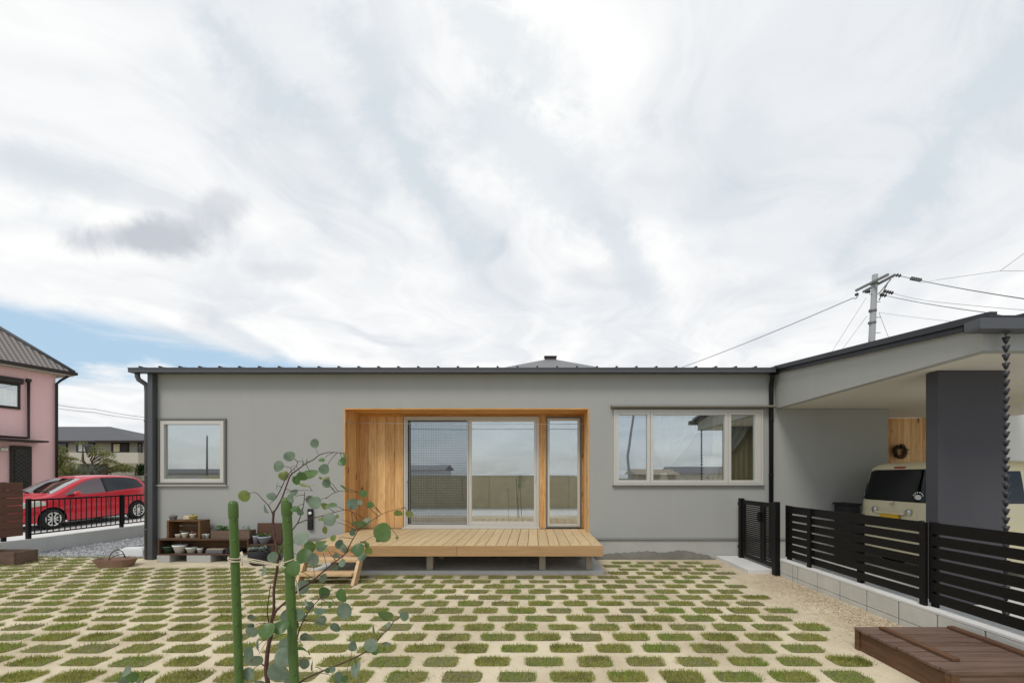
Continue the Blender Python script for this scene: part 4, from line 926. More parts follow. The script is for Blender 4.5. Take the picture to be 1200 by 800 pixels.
# local axes: x along the visible wall (towards the viewer), y: -vv, so the house fills y<0 ... check sign below
sgn = 1 if (Matrix.Rotation(ang, 3, 'Z') @ Vector((0,1,0))).dot(vv) > 0 else -1
def hb(mb_, xa, xb, ya_, yb_, za, zb): mb_.box(xa, xb, min(sgn*ya_, sgn*yb_), max(sgn*ya_, sgn*yb_), za, zb)
L_, Wd, EZ = 9.0, 7.0, 5.80
mb = MB(); hb(mb, 0, L_, 0, Wd, -.4, EZ-.05); mb.build('wall', 'pink_plaster', ph, local=True)
ov = .42; dd = 1.62+ov
e = [(-ov, -ov), (L_+ov, -ov), (L_+ov, Wd+ov), (-ov, Wd+ov)]
rz_ = 7.70; r1 = (1.42, 1.42); r2 = (L_-1.45, 1.45)
V3 = lambda p, z_: (p[0], sgn*p[1], z_)
mb = MB(); vs = [V3(q, EZ+.08) for q in e]+[V3(r1, rz_), V3(r2, rz_)]
mb.add(vs, [(0,1,5,4),(1,2,5),(2,3,4,5),(3,0,4)])
sl_ = math.hypot(1.45+ov, rz_-EZ)
mb.uv = [[(0,0),(L_+2*ov,0),(L_+ov-1.45,sl_),(1.45+ov,sl_)], [(0,0),(Wd+2*ov,0),(2,sl_)], [(0,0),(L_+2*ov,0),(1.45,6),(L_-1.45,6)], [(0,0),(Wd+2*ov,0),(6,sl_)]]
rf = mb.build('roof', 'roof_tile', ph, local=True)
mb = MB(); mb.tube([V3(e[0], EZ+.11), V3(r1, rz_+.04)], .07, 8); mb.tube([V3(r1, rz_+.05), V3(r2, rz_+.05)], .09, 8); mb.tube([V3(e[1], EZ+.11), V3(r2, rz_+.04)], .07, 8); mb.build('ridge', 'slate', rf, local=True)
mb = MB(); hb(mb, -ov-.08, L_+ov+.08, -ov-.08, -ov+.02, EZ-.02, EZ+.10); hb(mb, -ov-.08, -ov+.02, -ov+.021, Wd+ov, EZ-.02, EZ+.10); mb.build('gutter', 'dark_brown', ph, local=True)
mb = MB(); hb(mb, -ov+.02, L_+ov, -ov+.021, Wd, EZ-.08, EZ-.03); mb.build('soffit', 'cream', ph, local=True)
mb = MB(); mb.tube([(-ov+.1, sgn*(-ov+.05), EZ-.02), (-.12, sgn*-.12, EZ-.28), (.0, sgn*-.08, EZ-.45), (.0, sgn*-.08, -.3)], .05, 8); mb.build('downpipe', 'dark_brown', ph, local=True)
def onwall(px_, py_):     # photo pixel -> (distance along the wall, height)
    d_ = Vector(((px_-PX)/F, 1, (PY-py_)/F)); nrm = vv; t_ = cn.dot(nrm)/d_.dot(nrm); q = d_*t_
    return (q-cn).dot(uu), q.z+H
ax, az_ = onwall(23, 450); bx_, bz_ = onwall(0, 476)
mb = MB(); hb(mb, ax, ax+1.9, -.06, .05, bz_-.05, az_); wn = mb.build('window', 'dark_brown', ph, local=True)
mb = MB(); hb(mb, ax+.10, ax+1.8, -.075, -.061, bz_+.05, az_-.1); mb.build('pane', 'window_glass', wn, local=True)
mb = MB(); hb(mb, ax+.12, ax+1.78, -.0605, -.0602, bz_+.06, az_-.3)
mb.grid(lambda a, b: (ax+.12+1.6*a, sgn*(-.0625-.006*math.sin(a*60)), bz_+.06+(az_-bz_-.35)*b), 60, 1); mb.build('curtain', 'lace', wn, local=True)
mb = MB(); hb(mb, ax-.06, ax+2.0, -.14, .05, az_, az_+.22); mb.build('shutter_box', 'dark_brown', wn, local=True)
px1, pz1 = onwall(32, 445); px2, pz2 = onwall(32, 513)
mb = MB(); mb.tube([(px1, sgn*-.09, pz1), (px1, sgn*-.09, pz2+.0), (px1+2.5, sgn*-.09, pz2)], .05, 8); mb.lathe((px1, sgn*-.09, pz1), [(.05,-.12),(.09,-.05),(.09,.03),(0,.03)], 10); mb.build('drainpipe', 'dark_brown', ph, local=True)
d0, dz0 = onwall(36, 523); d1, _ = onwall(11, 523)
mb = MB(); hb(mb, d0, d1, -.08, .05, -.3, dz0); dr = mb.build('door', 'dark_brown', ph, local=True)
mb = MB(); hb(mb, d0+.12, d1-.12, -.10, -.081, .35, dz0-.14); mb.build('pane', 'dark_window', dr, local=True)
mb = MB()
for i in range(-14, 18):
    for s_ in (1, -1):
        a_ = d0+.12; ln = d1-d0-.24; zc = dz0-.2-(i*.16)
        if .4 < zc-0 < dz0-.14 and .4 < zc-ln < dz0: mb.bar((a_, sgn*-.105, zc if s_ > 0 else zc-ln), (a_+ln, sgn*-.105, zc-ln if s_ > 0 else zc), .012, .012)
mb.build('lattice', 'dark_brown', dr, local=True) if mb.v else None
h0, hz0 = onwall(44, 520)
mb = MB(); hb(mb, h0, h0+3.0, -.75, 0, hz0+.04, hz0+.11); mb.build('door_hood', 'dark_brown', ph, local=True)
l0_, lz0 = onwall(3, 527); mb = MB(); hb(mb, l0_-.1, l0_+.1, -.15, 0, lz0-.06, lz0+.1); mb.build('lamp', 'lens', ph, local=True, bevel=.03)

# ------------------------------------------------------------------ far beige house
fh = thing('far_house', (-42, 45, 0), 'distant two storey beige house with grey hipped roof and long balcony', 'house')
W3 = lambda px_, py_, Y=45: P(px_, py_, Y)
def fb(mb_, p0, p1, q0, q1, y0, y1):  # pixel box at depth y0 (45)
    a = W3(p0, q1, y0); b = W3(p1, q0, y0); mb_.box(a.x, b.x, y0, y1, a.z, b.z)
mb = MB(); fb(mb, 20, 165, 516, 570, 45, 52); mb.build('wall', 'beige_siding', fh)
mb = MB(); A = W3(20, 516.5, 44.4); B = W3(170, 517, 44.4); ez = A.z
rl, rr_ = W3(40, 499.5, 48.2), W3(127, 502, 48.2)
mb.add([(A.x, 44.4, ez), (B.x, 44.4, ez), (B.x, 52.6, ez), (A.x, 52.6, ez), (rl.x, 48.4, rl.z), (rr_.x, 48.4, rl.z)], [(0,1,5,4),(1,2,5),(2,3,4,5),(3,0,4),(0,3,2,1)])
a2 = W3(112, 516, 43.9); b2 = W3(170.5, 517, 43.9); t2 = W3(141, 507, 46)
mb.add([(a2.x, 43.9, ez), (b2.x, 43.9, ez), (t2.x, 46.0, t2.z), (t2.x, 48.6, t2.z), (a2.x, 49, ez), (b2.x, 49, ez)], [(0,1,2),(0,2,3,4),(1,5,3,2)])
frf = mb.build('roof', 'slate', fh)
mb = MB(); mb.box(A.x, B.x, 44.3, 44.45, ez-.16, ez+.02); mb.box(a2.x, b2.x, 43.8, 43.95, ez-.16, ez+.02); mb.build('gutter', 'dark_brown', frf)
mb = MB(); fb(mb, 66, 162, 530, 542.5, 43.4, 43.6); a = W3(162, 542, 43.4); mb.box(a.x-.2, a.x, 43.6, 45, a.z, W3(0, 530, 43.4).z); mb.build('balcony', 'cream', fh)
for (p0, p1, q0, q1, mt2) in ((60, 78, 518, 529, 'dark_window'), (90, 110, 518, 529, 'dark_window'), (131, 150, 518, 530, 'dark_brown'), (162, 166, 519, 531, 'dark_window'), (92, 125, 544, 565, 'dark_window'), (130, 158, 548, 563, 'cream')):
    mb = MB(); fb(mb, p0-.8, p1+.8, q0-.5, q1+.8, 44.93, 44.97); f_ = mb.build('window', 'dark_brown', fh)
    mb = MB(); fb(mb, p0+.5, p1-.5, q0+.8, q1, 44.89, 44.925); mb.build('pane', mt2, f_)
mb = MB(); fb(mb, 92, 100, 520, 528.5, 44.86, 44.88); mb.build('blind', 'white_paint', fh)
mb = MB(); fb(mb, 133, 140, 520, 529, 44.86, 44.88); mb.build('blind', 'curtain_cloth', fh)
mb = MB()
for k in range(8): fb(mb, 66, 160, 518.5+k*1.5, 518.75+k*1.5, 44.985, 44.995)
mb.build('siding_line', 'cream', fh)
# another house fragment far right of it
f2 = thing('far_house', (-47, 60, 0), 'sliver of a distant pale house between the beige house and grey corner', 'house')
mb = MB(); fb(mb, 160, 200, 520, 565, 58, 64); mb.build('wall', 'white_plaster', f2)
mb = MB(); q0 = W3(158, 519, 57.5); q1 = W3(210, 519, 57.5); mb.add([(q0.x,57.5,q0.z),(q1.x,57.5,q0.z),(q1.x,64.5,q0.z),(q0.x,64.5,q0.z),((q0.x+q1.x)/2,61,q0.z+2)], [(0,1,4),(1,2,4),(2,3,4),(3,0,4)]); mb.build('roof', 'slate', f2)
mb = MB(); fb(mb, 166, 170, 528, 534, 57.9, 57.95); mb.build('window', 'dark_window', f2)

# hipped roof house behind
hh_ = thing('neighbour_house', (.7, 27, 0), 'house behind whose low grey hipped roof and ridge cap peek over the eave', 'house')
ap = P(645, 420, 24)
mb = MB(); hw = 5.0; ezz = ap.z-hw*.45
mb.add([(ap.x-hw, 24-hw, ezz), (ap.x+hw, 24-hw, ezz), (ap.x+hw, 24+hw, ezz), (ap.x-hw, 24+hw, ezz), (ap.x, 24, ap.z)], [(0,1,4),(1,2,4),(2,3,4),(3,0,4),(0,3,2,1)])
hr = mb.build('roof', 'roof_grey', hh_)
mb = MB(); mb.box(ap.x-.31, ap.x+.31, 23.8, 24.2, ap.z-.12, ap.z+.06); mb.box(ap.x-.34, ap.x+.34, 23.77, 24.23, ap.z+.06, ap.z+.09); mb.build('ridge_cap', 'dark_brown', hr)
MB().box(ap.x-hw+.6, ap.x+hw-.6, 24-hw+.6, 24+hw-.6, -.4, ezz-.01).build('wall', 'cream', hh_)

# ------------------------------------------------------------------ trees at left
def pine(name, base, pads, label, mt='pine_needles', trunk=True, grp='garden trees behind the red car', dens=1.0, cat='tree'):
    e = thing(name, base, label, cat, grp)
    top_ = max(pads, key=lambda p: p[2])
    m_ = MB(); bp = Vector(base); 
    pts = [bp, bp+Vector((.15, 0, .8)), Vector((top_[0], top_[1], top_[2]*.7)), Vector(top_[:3])]
    m_.tube(pts, [.13, .11, .07, .02], 8)
    for p in pads: 
        q = Vector(p[:3]); k = pts[1].lerp(pts[3], max(0, min(1, (q.z-bp.z-.8)/(top_[2]-bp.z)))); m_.tube([k, k.lerp(q, .6)+Vector((0,0,.1)), q], [.045, .035, .015], 6)
    m_.build('trunk', 'pine_bark', e)
    m_ = MB()
    for p in pads:
        n_ = int(900*p[3]*p[3]*dens)
        for i in range(n_):
            a = random.uniform(0, 6.28); r_ = p[3]*math.sqrt(random.random())*(1+.25*math.sin(3*a+p[0])); q = Vector((p[0]+r_*math.cos(a), p[1]+r_*math.sin(a), p[2]+random.gauss(0, p[4])+.1*math.cos(r_/p[3]*1.5)))
            d_ = Vector((random.uniform(-1,1), random.uniform(-1,1), random.uniform(-.1, 1))).normalized()*random.uniform(.07, .15); e_ = d_.cross(Vector((random.random(), random.random(), .5))).normalized()*.022
            m_.add([q-e_, q+e_, q+d_], [(0,1,2)])
    m_.build('crown', mt, e)
    return e
T = lambda px_, py_, Y: P(px_, py_, Y)
def pad(px_, py_, Y, r_, th=.07): q = P(px_, py_, Y); return (q.x, q.y+random.uniform(-.4, .4), q.z, r_*.8, th*.8)
b0 = P(118, 575, 28)
pine('pine_tree', (b0.x, 28, -.1), [pad(104, 521, 28, .35), pad(108, 525, 28, .40), pad(112, 530, 28, .45), pad(117, 534, 28, .55), pad(125, 532, 28, .5), pad(131, 535, 28, .5), pad(122, 540, 28, .6), pad(134, 543, 28, .6), pad(141, 547, 28, .65), pad(146, 549, 28, .55), pad(118, 546, 28, .45), pad(150, 552, 28, .5), pad(138, 552, 28, .8), pad(128, 550, 28, .7)],
     'cloud pruned pine leaning left in front of the far beige balcony', dens=1.5)
b0 = P(70, 580, 26)
pine('pine_tree', (b0.x, 26, -.1), [pad(68, 526, 26, .4), pad(70, 531, 26, .6), pad(76, 533, 26, .4), pad(70, 537, 26, .7), pad(78, 538, 26, .6), pad(72, 543, 26, .8), pad(68, 548, 26, .9), pad(80, 539, 26, .45), pad(74, 553, 26, .9), pad(66, 557, 26, .9)],
     'layered dark pine close to the corner of the pink house', dens=1.6)
b0 = P(88, 580, 25)
pine('garden_shrub', (b0.x, 25, -.1), [pad(88, 548, 25, .45, .2), pad(86, 553, 25, .6, .2), pad(92, 556, 25, .7, .2), pad(82, 558, 25, .7, .2)], 'light olive bush between the two pines above the red car', dens=2.2, cat='shrub')
b0 = P(102, 580, 24)
pine('garden_shrub', (b0.x, 24, -.1), [pad(100, 548, 24, .4, .15), pad(106, 552, 24, .5, .15), pad(96, 553, 24, .45, .15), pad(102, 556, 24, .6, .15)], 'silvery sparse shrub in front of the dark ground floor of the beige house', 'leaf_blue', dens=.5, cat='shrub')
hd = thing('hedge', (P(167, 580, 23).x, 23, -.1), 'clipped dark green hedge right of the beige house beside the grey corner', 'hedge')
mb = MB(); q0 = P(160, 545, 23); q1 = P(182, 580, 23)
for i in range(5200):
    fc = random.choice((0, 0, 1, 2)); q = Vector((random.uniform(q0.x, q1.x), random.uniform(23, 24.2), random.uniform(-.1, q0.z)))
    if fc == 0: q.y = 23
    elif fc == 1: q.z = q0.z
    else: q.x = q0.x
    q += Vector((random.gauss(0, .04), random.gauss(0, .04), random.gauss(0, .03))); d_ = Vector((random.uniform(-1,1), random.uniform(-1,1), random.uniform(-1, 1))).normalized()*.05; e_ = d_.cross(Vector((.3, .2, 1))).normalized()*.03
    mb.add([q-d_, q+e_, q+d_, q-e_], [(0,1,2,3)])
mb.build('foliage', 'hedge_leaf', hd); MB().box(q0.x+.03, q1.x, 23.04, 24.1, -.1, q0.z-.03).build('core', 'hedge_leaf', hd)
pr = MB(); 
gw = thing('garden_wall', (-22, 21.5, 0), 'low ochre garden wall seen over the rear of the red car', 'wall')
mb = MB(); a = P(60, 556, 22); b = P(166, 580, 22); mb.box(a.x, b.x, 22, 22.15, -.1, 1.44); mb.build('wall', 'tan_plaster', gw)
# thin fence behind the car to the right
mb = MB(); a = P(158, 566, 18.5); b = P(182, 566, 18.5)
mb.box(a.x, b.x, 18.5, 18.53, 1.16, 1.20); mb.box(a.x, b.x, 18.5, 18.53, .2, .24); xx = a.x
while xx < b.x: mb.box(xx, xx+.02, 18.505, 18.525, .24, 1.16); xx += .12
mb.build('back_railing', 'black_alu', label='short black railing glimpsed behind the red car near the house corner', cat='railing')

# ------------------------------------------------------------------ utility pole
up = thing('utility_pole', (17.0, 22, 0), 'grey concrete utility pole with two cross arms above the carport roof', 'utility pole')
tp = P(1025.5, 322, 22); bt = P(1021.5, 400, 22); dv = (bt-tp)/(tp.z-bt.z); ft = tp+dv*(tp.z+.3)
mb = MB(); mb.tube([ft, tp], [.19, .125], 20); mb.build('pole', 'pole_concrete', up)
def arm(p, q, Y0, Y1): 
    a = P(p[0], p[1], Y0); b = P(q[0], q[1], Y1); return MB().bar(a, b, .09, .10).build('cross_arm', 'pole_metal', up)
arm((1003, 340.5), (1041, 321.5), 22.9, 21.05); arm((1011.5, 342), (1049, 322), 23.0, 21.1)
mb = MB()
for (a, b) in (((1029, 345), (1044, 327)), ((1030, 352), (1041, 330))): mb.bar(P(*a, 21.9), P(*b, 21.4), .035, .035)
for yq in (332, 364, 378): mb.lathe(P(1024.3-(yq-332)*.05, yq, 22), [(.155,-.04),(.175,-.04),(.175,.04),(.155,.04)], 16)
mb.build('brace', 'pole_metal', up)
mb = MB(); 
for k in range(9): q = P(1024.4-k*1.0*.0, 345+k*9, 22); mb.bar(q, q+Vector((.28*(1 if k % 2 else -1), -.05, 0)), .025, .025)
mb.build('step_bolt', 'pole_metal', up)
def insul(p0, p1, Y0, Y1, n_=5):
    a = P(*p0, Y0); b = P(*p1, Y1); m_ = MB(); M_ = (b-a).to_track_quat('Z', 'Y').to_matrix(); L = (b-a).length
    for k in range(n_): m_.lathe(a.lerp(b, (k+.5)/n_), [(.02,-.05),(.085,-.02),(.085,.01),(.02,.05)], 10, M_)
    m_.tube([a, b], .02, 6); m_.build('insulator', 'insulator', up)
insul((1050, 322), (1056, 323.5), 21, 20.9, 2); insul((1067, 326), (1080, 328.5), 20.4, 20.0, 5); insul((1036, 341), (1047, 343.5), 21.5, 21.2, 4); insul((1031, 345), (1039, 346.5), 21.7, 21.5, 3); insul((1002, 346), (1006, 344), 23.1, 23.0, 2); insul((1014, 342), (1020, 341.5), 22.6, 22.5, 3)
def wire(pts, label=None, sag=.0, r_=.014):
    ps = []
    for (a, b) in zip(pts, pts[1:]):
        A_ = P(*a); B_ = P(*b); k = 10
        for i in range(k+(b is pts[-1])): t_ = i/k; q = A_.lerp(B_, t_); q.z -= sag*4*t_*(1-t_); ps.append(q)
    return MB().tube(ps, r_, 5).build('power_cable', 'cable', label=label, cat='cable', group='overhead cables around the utility pole')
wire([(1056, 323.5, 20.9), (1200, 350, 12.5), (1500, 415, 7)], 'thick upper overhead cable running right from the pole top', .05, .016)
wire([(1039, 346.5, 21.5), (1155, 366, 15), (1500, 420, 9)], 'lower overhead cable running right just above the carport roof', .05, .014)
wire([(1047, 343.5, 21.2), (1100, 354, 17), (1500, 384, 9)], 'faint middle overhead cable running right from the pole', .05, .007)
wire([(1098, 328, 26), (1172, 317.5, 24), (1500, 318, 17)], 'thin level overhead cable at the right edge above the pole', .0, .010)
wire([(1172, 317.5, 24), (1200, 297, 22), (1350, 180, 14)], 'steep thin cable rising to the right edge above the pole', .0, .010)
wire([(1078, 332, 26), (1098, 328, 26)], 'short thin cable joining the level cable near the pole', .0, .006)
wire([(1006, 345.5, 23.0), (1000, 349, 23.4), (800, 430, 34), (700, 470, 42)], 'long overhead cable sloping down left behind the grey house roof', .1, .02)
wire([(1015, 349, 22.4), (975, 412, 22.4), (960, 440, 22.4)], 'left slanting guy wire below the pole arms', .0, .008)
wire([(1016, 370, 22.2), (985, 412, 22.2), (960, 445, 22.2)], 'shorter guy wire slanting left from the middle of the pole', .0, .008)
wire([(1030, 366, 21.9), (1036, 382, 21.9), (1044, 402, 21.9)], 'short guy wire slanting right from the middle of the pole', .0, .009)
wire([(1030, 366, 21.9), (1110, 376, 16), (1400, 405, 10)], 'very faint lowest overhead cable behind the carport roof edge', .02, .006)
mb = MB()
for (a, b, Y) in ((1100, 324.7, 26), (1126, 324.7, 25.3), (1172, 317.5, 24)): mb.lathe(P(b and a, b, Y), [(0,-.05),(.05,-.03),(.05,.03),(0,.05)], 10)
# distant wires at left behind the pink house
wire([(60, 473, 60), (110, 479, 62), (172, 489, 64)], 'upper of two distant cables between pink house and grey house', .1, .03)
wire([(60, 477, 60), (110, 483, 62), (172, 492, 64)], 'lower of two distant cables between pink house and grey house', .1, .03)

# ------------------------------------------------------------------ things behind the viewer, seen mirrored in the glass
bwl = thing('boundary_wall', (0, -4, 0), 'tan panel wall mirrored in the lower half of the sliding door', 'wall')
mb = MB(); xx = -14.0
while xx < 1.9: mb.box(xx, xx+1.19, -4.14, -4.0, -.05, 1.40); xx += 1.2
mb.build('panels', 'tan_block', bwl, bevel=.006)
MB().box(-14, 1.9, -4.16, -3.98, 1.402, 1.44).build('coping', 'concrete', bwl)
def shed(nm, x0_, x1_, Y, hw_, hr_, wm, rm, label):
    e = thing(nm, ((x0_+x1_)/2, Y, 0), label, 'house'); MB().box(x0_, x1_, Y-6, Y, -.5, hw_).build('wall', wm, e)
    MB().poly([(x0_-.4, Y+.5, hw_), (x0_-.4, Y-3, hr_), (x0_-.4, Y-6.5, hw_)], (x1_-x0_+.8, 0, 0)).build('roof', rm, e)
shed('far_house', -17, -11.5, -40, 2.2, 2.9, 'white_plaster', 'roof_grey', 'low house with grey roof mirrored in the left pane of the sliding door')
shed('far_house', 12.5, 17, -38, 1.6, 2.3, 'tan_plaster', 'tan_plaster', 'small tan house mirrored in the left light of the wide window')
shed('far_house', 22, 31, -55, 1.9, 3.0, 'cream', 'roof_grey', 'long slate roofed house mirrored in the middle light of the wide window')
shed('far_house', -64, -50, -60, 1.9, 2.7, 'white_plaster', 'slate', 'long low house mirrored at the bottom of the square window')
mp = MB(); mp.tube([(8.5, -24, -.4), (8.25, -24, 3.2), (8.75, -24, 6.5), (9.1, -24, 12)], [.12, .11, .09, .07], 12)
mp.build('mirrored_pole', 'pole_concrete', label='curved pale pole mirrored in the left light of the wide window', cat='utility pole')
MB().tube([(-33, -30, -.4), (-33, -30, 5.5)], [.12, .07], 10).build('mirrored_post', 'pole_metal', label='thin dark post mirrored in the square window', cat='post')
MB().tube([(-60, -24, 6.8), (8, -24, 6.6), (60, -24, 6.9)], .012, 5).build('power_cable', 'cable', label='thin cable mirrored across the panes of the sliding door', cat='cable', group='overhead cables mirrored in the glass')

# ------------------------------------------------------------------ curtains and things inside the wide window
def swag(name, x0_, x1_, zt_, zb_, knot, Y, mt, label, folds=11, side=1):
    m_ = MB()
    def fn(a, b):        # a across, b down; gathers towards `knot` at the bottom
        g = b**1.6; xa_ = x0_+(knot-x0_)*g*(1 if side < 0 else .12); xb_ = x1_+(knot-x1_)*g*(1 if side > 0 else .12)
        if side == 0: xa_ = x0_+(knot-x0_)*g*.95; xb_ = x1_+(knot-x1_)*g*.95
        return (xa_+(xb_-xa_)*a, Y+.022*math.sin(a*folds*6.283)*(1-.5*g)+.01*math.sin(a*23+b*4), zt_+(zb_-zt_)*b)
    m_.grid(fn, 110, 24); return m_.build(name, mt, label=label, cat='curtain')
swag('lace_curtain', 1.98, 2.95, 2.50, 1.50, 2.28, D+.26, 'lace_sheer', 'white sheer curtain swagged behind the middle light of the wide window', 9, 0)
swag('curtain', 3.18, 3.80, 2.50, 1.55, 3.16, D+.20, 'lace', 'pale curtain swept left behind the right light of the wide window', 8, 1)
MB().grid(lambda a, b: (2.95+.28*a*(1-.3*b), D+.26+.02*math.sin(a*30), 1.75-.5*b), 30, 6).build('curtain_tail', 'lace', label='gathered white curtain end at the right of the middle light', cat='curtain')
MB().grid(lambda a, b: (3.12+.75*a, D+.29+.012*math.sin(a*52), 1.2+1.32*b), 90, 1).build('inner_curtain', 'curtain_cloth', label='plain closed tan curtain at the back of the right light', cat='curtain')
MB().box(1.40, 3.78, D+.12, D+.33, 1.22, 1.262).build('window_ledge', 'crate_wood', label='narrow wooden ledge inside the wide window', cat='ledge')
lampo = thing('table_lamp', (2.235, D+.2, 1.262), 'cream shaded little lamp on the ledge inside the wide window', 'lamp')
MB().lathe((2.24, D+.2, 1.262), [(0,0),(.04,0),(.04,.01),(.012,.02),(.012,.10)], 14).build('base', 'dark_brown', lampo); MB().lathe((2.24, D+.2, 1.262), [(.085,.05),(.05,.19),(.048,.19),(.083,.05)], 20).build('lamp_shade', 'lace', lampo)
def ipot(x_, r_, h_, mt, lm, n_, label, hh2=.12, ln=.06):
    e = thing('house_plant', (x_, D+.2, 1.262), label, 'house plant', 'plants on the ledge inside the wide window')
    MB().lathe((x_, D+.2, 1.262), [(0,0),(r_*.7,0),(r_,h_),(r_*.9,h_),(0,h_*.9)], 16).build('pot', mt, e); m_ = MB(); tuft(m_, (x_, D+.2, 1.262+h_), n_, r_*1.3, hh2, ln, .3); m_.build('leaves', lm, e)
ipot(2.45, .05, .06, 'white_gloss', 'hedge_leaf', 60, 'leafy dark plant right of the lamp inside the wide window', .16, .07); ipot(2.60, .035, .05, 'grey_pot', 'bright_leaf', 30, 'small light green plant in the middle of the window ledge', .10, .05)
ipot(2.78, .035, .09, 'terracotta', 'hedge_leaf', 16, 'red brown pot with few leaves on the window ledge', .10, .05); ipot(3.01, .075, .06, 'white_gloss', 'hedge_leaf', 50, 'broad white bowl with plants at the right of the window ledge', .06, .05)

# ------------------------------------------------------------------ turf, straw, gravel (uncountable)
rng = random.Random(3)
mb = MB(); pz_, nrow = .253, 0; patches = []
r = -2
while True:
    Y = 3.076+r*pz_
    if Y > 7.75: break
    k = -30
    x_off = 1.032 + (.191 if r % 2 else 0)
    while k < 8:
        xc_ = x_off+k*.382
        px_ = PX+F*xc_/Y
        ok = -40 < px_ < 1240 and xc_+.135 < (2.72 if Y < 6.2 else 2.98) and xc_-.135 > YW+.1
        if Y > 7.25 and xc_ > -6.6: ok = False
        if Y > 6.85 and -6.6 < xc_ < -4.1: ok = False
        if Y+.09 > 6.30 and -4.1 < xc_ and xc_-.135 < 1.05 and xc_ > -3.3: ok = False
        if Y > 6.9 and xc_ <= -3.3 and xc_ > -6.6: ok = False
        if Y < 3.75 and xc_+.1 > 2.55: ok = False
        if Y > 7.3 and xc_ > 2.5: ok = False
        if ok: patches.append((xc_, Y))
        k += 1
    r += 1
def rr2(xc_, yc_, hx, hy, z_, k=20):
    pts = []; e_ = .28; w1_ = rng.uniform(0, 6)
    for i in range(k):
        a = 2*math.pi*i/k; c_, s_ = math.cos(a), math.sin(a); j = 1+.035*math.sin(3*a+w1_)+rng.uniform(-.02, .02)
        pts.append((xc_+math.copysign(abs(c_)**e_, c_)*hx*j, yc_+math.copysign(abs(s_)**e_, s_)*hy*j, z_))
    return pts
mb.cur = 1
sizes = []
for (xc_, yc_) in patches:
    hx, hy = .136*rng.uniform(.88, 1.07), .087*rng.uniform(.82, 1.08); sizes.append((hx, hy)); mb.add(rr2(xc_, yc_, hx, hy, .004), [tuple(range(20))])
mb.cur = 0
vs = []; fs = []
for (xc_, yc_), (hx, hy) in zip(patches, sizes):
    n_ = int(max(170, min(900, 900*(3.2/yc_)**1.6))); hgt = rng.uniform(.014, .027); dens = rng.choice((.35, .6, .85, 1.0, 1.0, 1.0))
    for i in range(int(n_*dens)):
        u_, v_ = rng.uniform(-1, 1), rng.uniform(-1, 1)
        if abs(u_)**6+abs(v_)**6 > 1: continue
        qx, qy = xc_+u_*hx*1.09, yc_+v_*hy*1.12; h_ = hgt*rng.uniform(.5, 1.35); wd_ = .0035+.0005*yc_; a = rng.uniform(0, 3.14)
        cx_, cy_ = math.cos(a)*wd_/2, math.sin(a)*wd_/2; lx_, ly_ = rng.gauss(0, .009), rng.gauss(0, .009)
        b_ = len(vs); vs += [(qx-cx_, qy-cy_, .003), (qx+cx_, qy+cy_, .003), (qx+lx_, qy+ly_, .003+h_)]; fs.append((b_, b_+1, b_+2))
for (xc_, yc_), (hx, hy) in zip(patches, sizes):
    if rng.random() < .55:
        for k_ in range(rng.randint(1, 3)):
            a = rng.uniform(0, 6.28); ox, oy = xc_+hx*1.02*math.cos(a), yc_+hy*1.05*math.sin(a); big_ = rng.uniform(.015, .04)
            for i in range(rng.randint(14, 45)):
                qx, qy = ox+rng.gauss(0, big_), oy+rng.gauss(0, big_*.7); h_ = rng.uniform(.008, .030); wd_ = .0045; b_ = len(vs); a2_ = rng.uniform(0, 3.14)
                vs += [(qx-math.cos(a2_)*wd_/2, qy-math.sin(a2_)*wd_/2, .003), (qx+math.cos(a2_)*wd_/2, qy+math.sin(a2_)*wd_/2, .003), (qx+rng.gauss(0, .014), qy+rng.gauss(0, .014), h_)]; fs.append((b_, b_+1, b_+2))
mb.add(vs, fs); print('patches', len(patches), 'blades', len(fs))
g = mb.build('grass', ['grass_blade', 'grass_mat'], kind='stuff'); tag(g, 'short dull green turf growing in the openings of the sandy paving', 'grass')
mb = MB(); vs = []; fs = []
for i in range(12000):
    Y = rng.uniform(3.2, 7.2); X_ = 3.42-abs(rng.gauss(0, .33))
    if X_ < 2.3 or (Y < 3.62 and X_ > 2.55) or (Y > 6.3 and X_ > 3.05): continue
    a = rng.uniform(0, 3.14); l = rng.uniform(.006, .026); wd_ = rng.uniform(.002, .006); z_ = rng.uniform(.002, .012); dx, dy = math.cos(a)*l/2, math.sin(a)*l/2; ex, ey = -math.sin(a)*wd_/2, math.cos(a)*wd_/2; t_ = rng.uniform(-.004, .006)
    b_ = len(vs); vs += [(X_-dx-ex, Y-dy-ey, z_), (X_+dx-ex, Y+dy-ey, z_+t_), (X_+dx+ex, Y+dy+ey, z_+t_), (X_-dx+ex, Y-dy+ey, z_)]; fs.append((b_, b_+1, b_+2, b_+3))
mb.add(vs, fs); tag(mb.build('wood_chips', 'straw', kind='stuff'), 'brown straw and wood chip litter along the block wall', 'mulch')
mb = MB(); vs = []; fs = []
OCT = [(1,0,0),(-1,0,0),(0,1,0),(0,-1,0),(0,0,1),(0,0,-1)]; OF = [(0,2,4),(2,1,4),(1,3,4),(3,0,4),(2,0,5),(1,2,5),(3,1,5),(0,3,5)]
for i in range(11000):
    Y = 7.62+rng.random()**1.3*4.2; X_ = rng.uniform(YW+.01, -6.40); s_ = rng.uniform(.010, .024); b_ = len(vs); a = rng.uniform(0, 6.28)
    for (ax_, ay_, az__) in OCT:
        j = rng.uniform(.7, 1.3); vs.append((X_+(ax_*math.cos(a)-ay_*math.sin(a))*s_*j, Y+(ax_*math.sin(a)+ay_*math.cos(a))*s_*j, .004+az__*s_*.6*j))
    fs += [tuple(b_+q for q in f_) for f_ in OF]
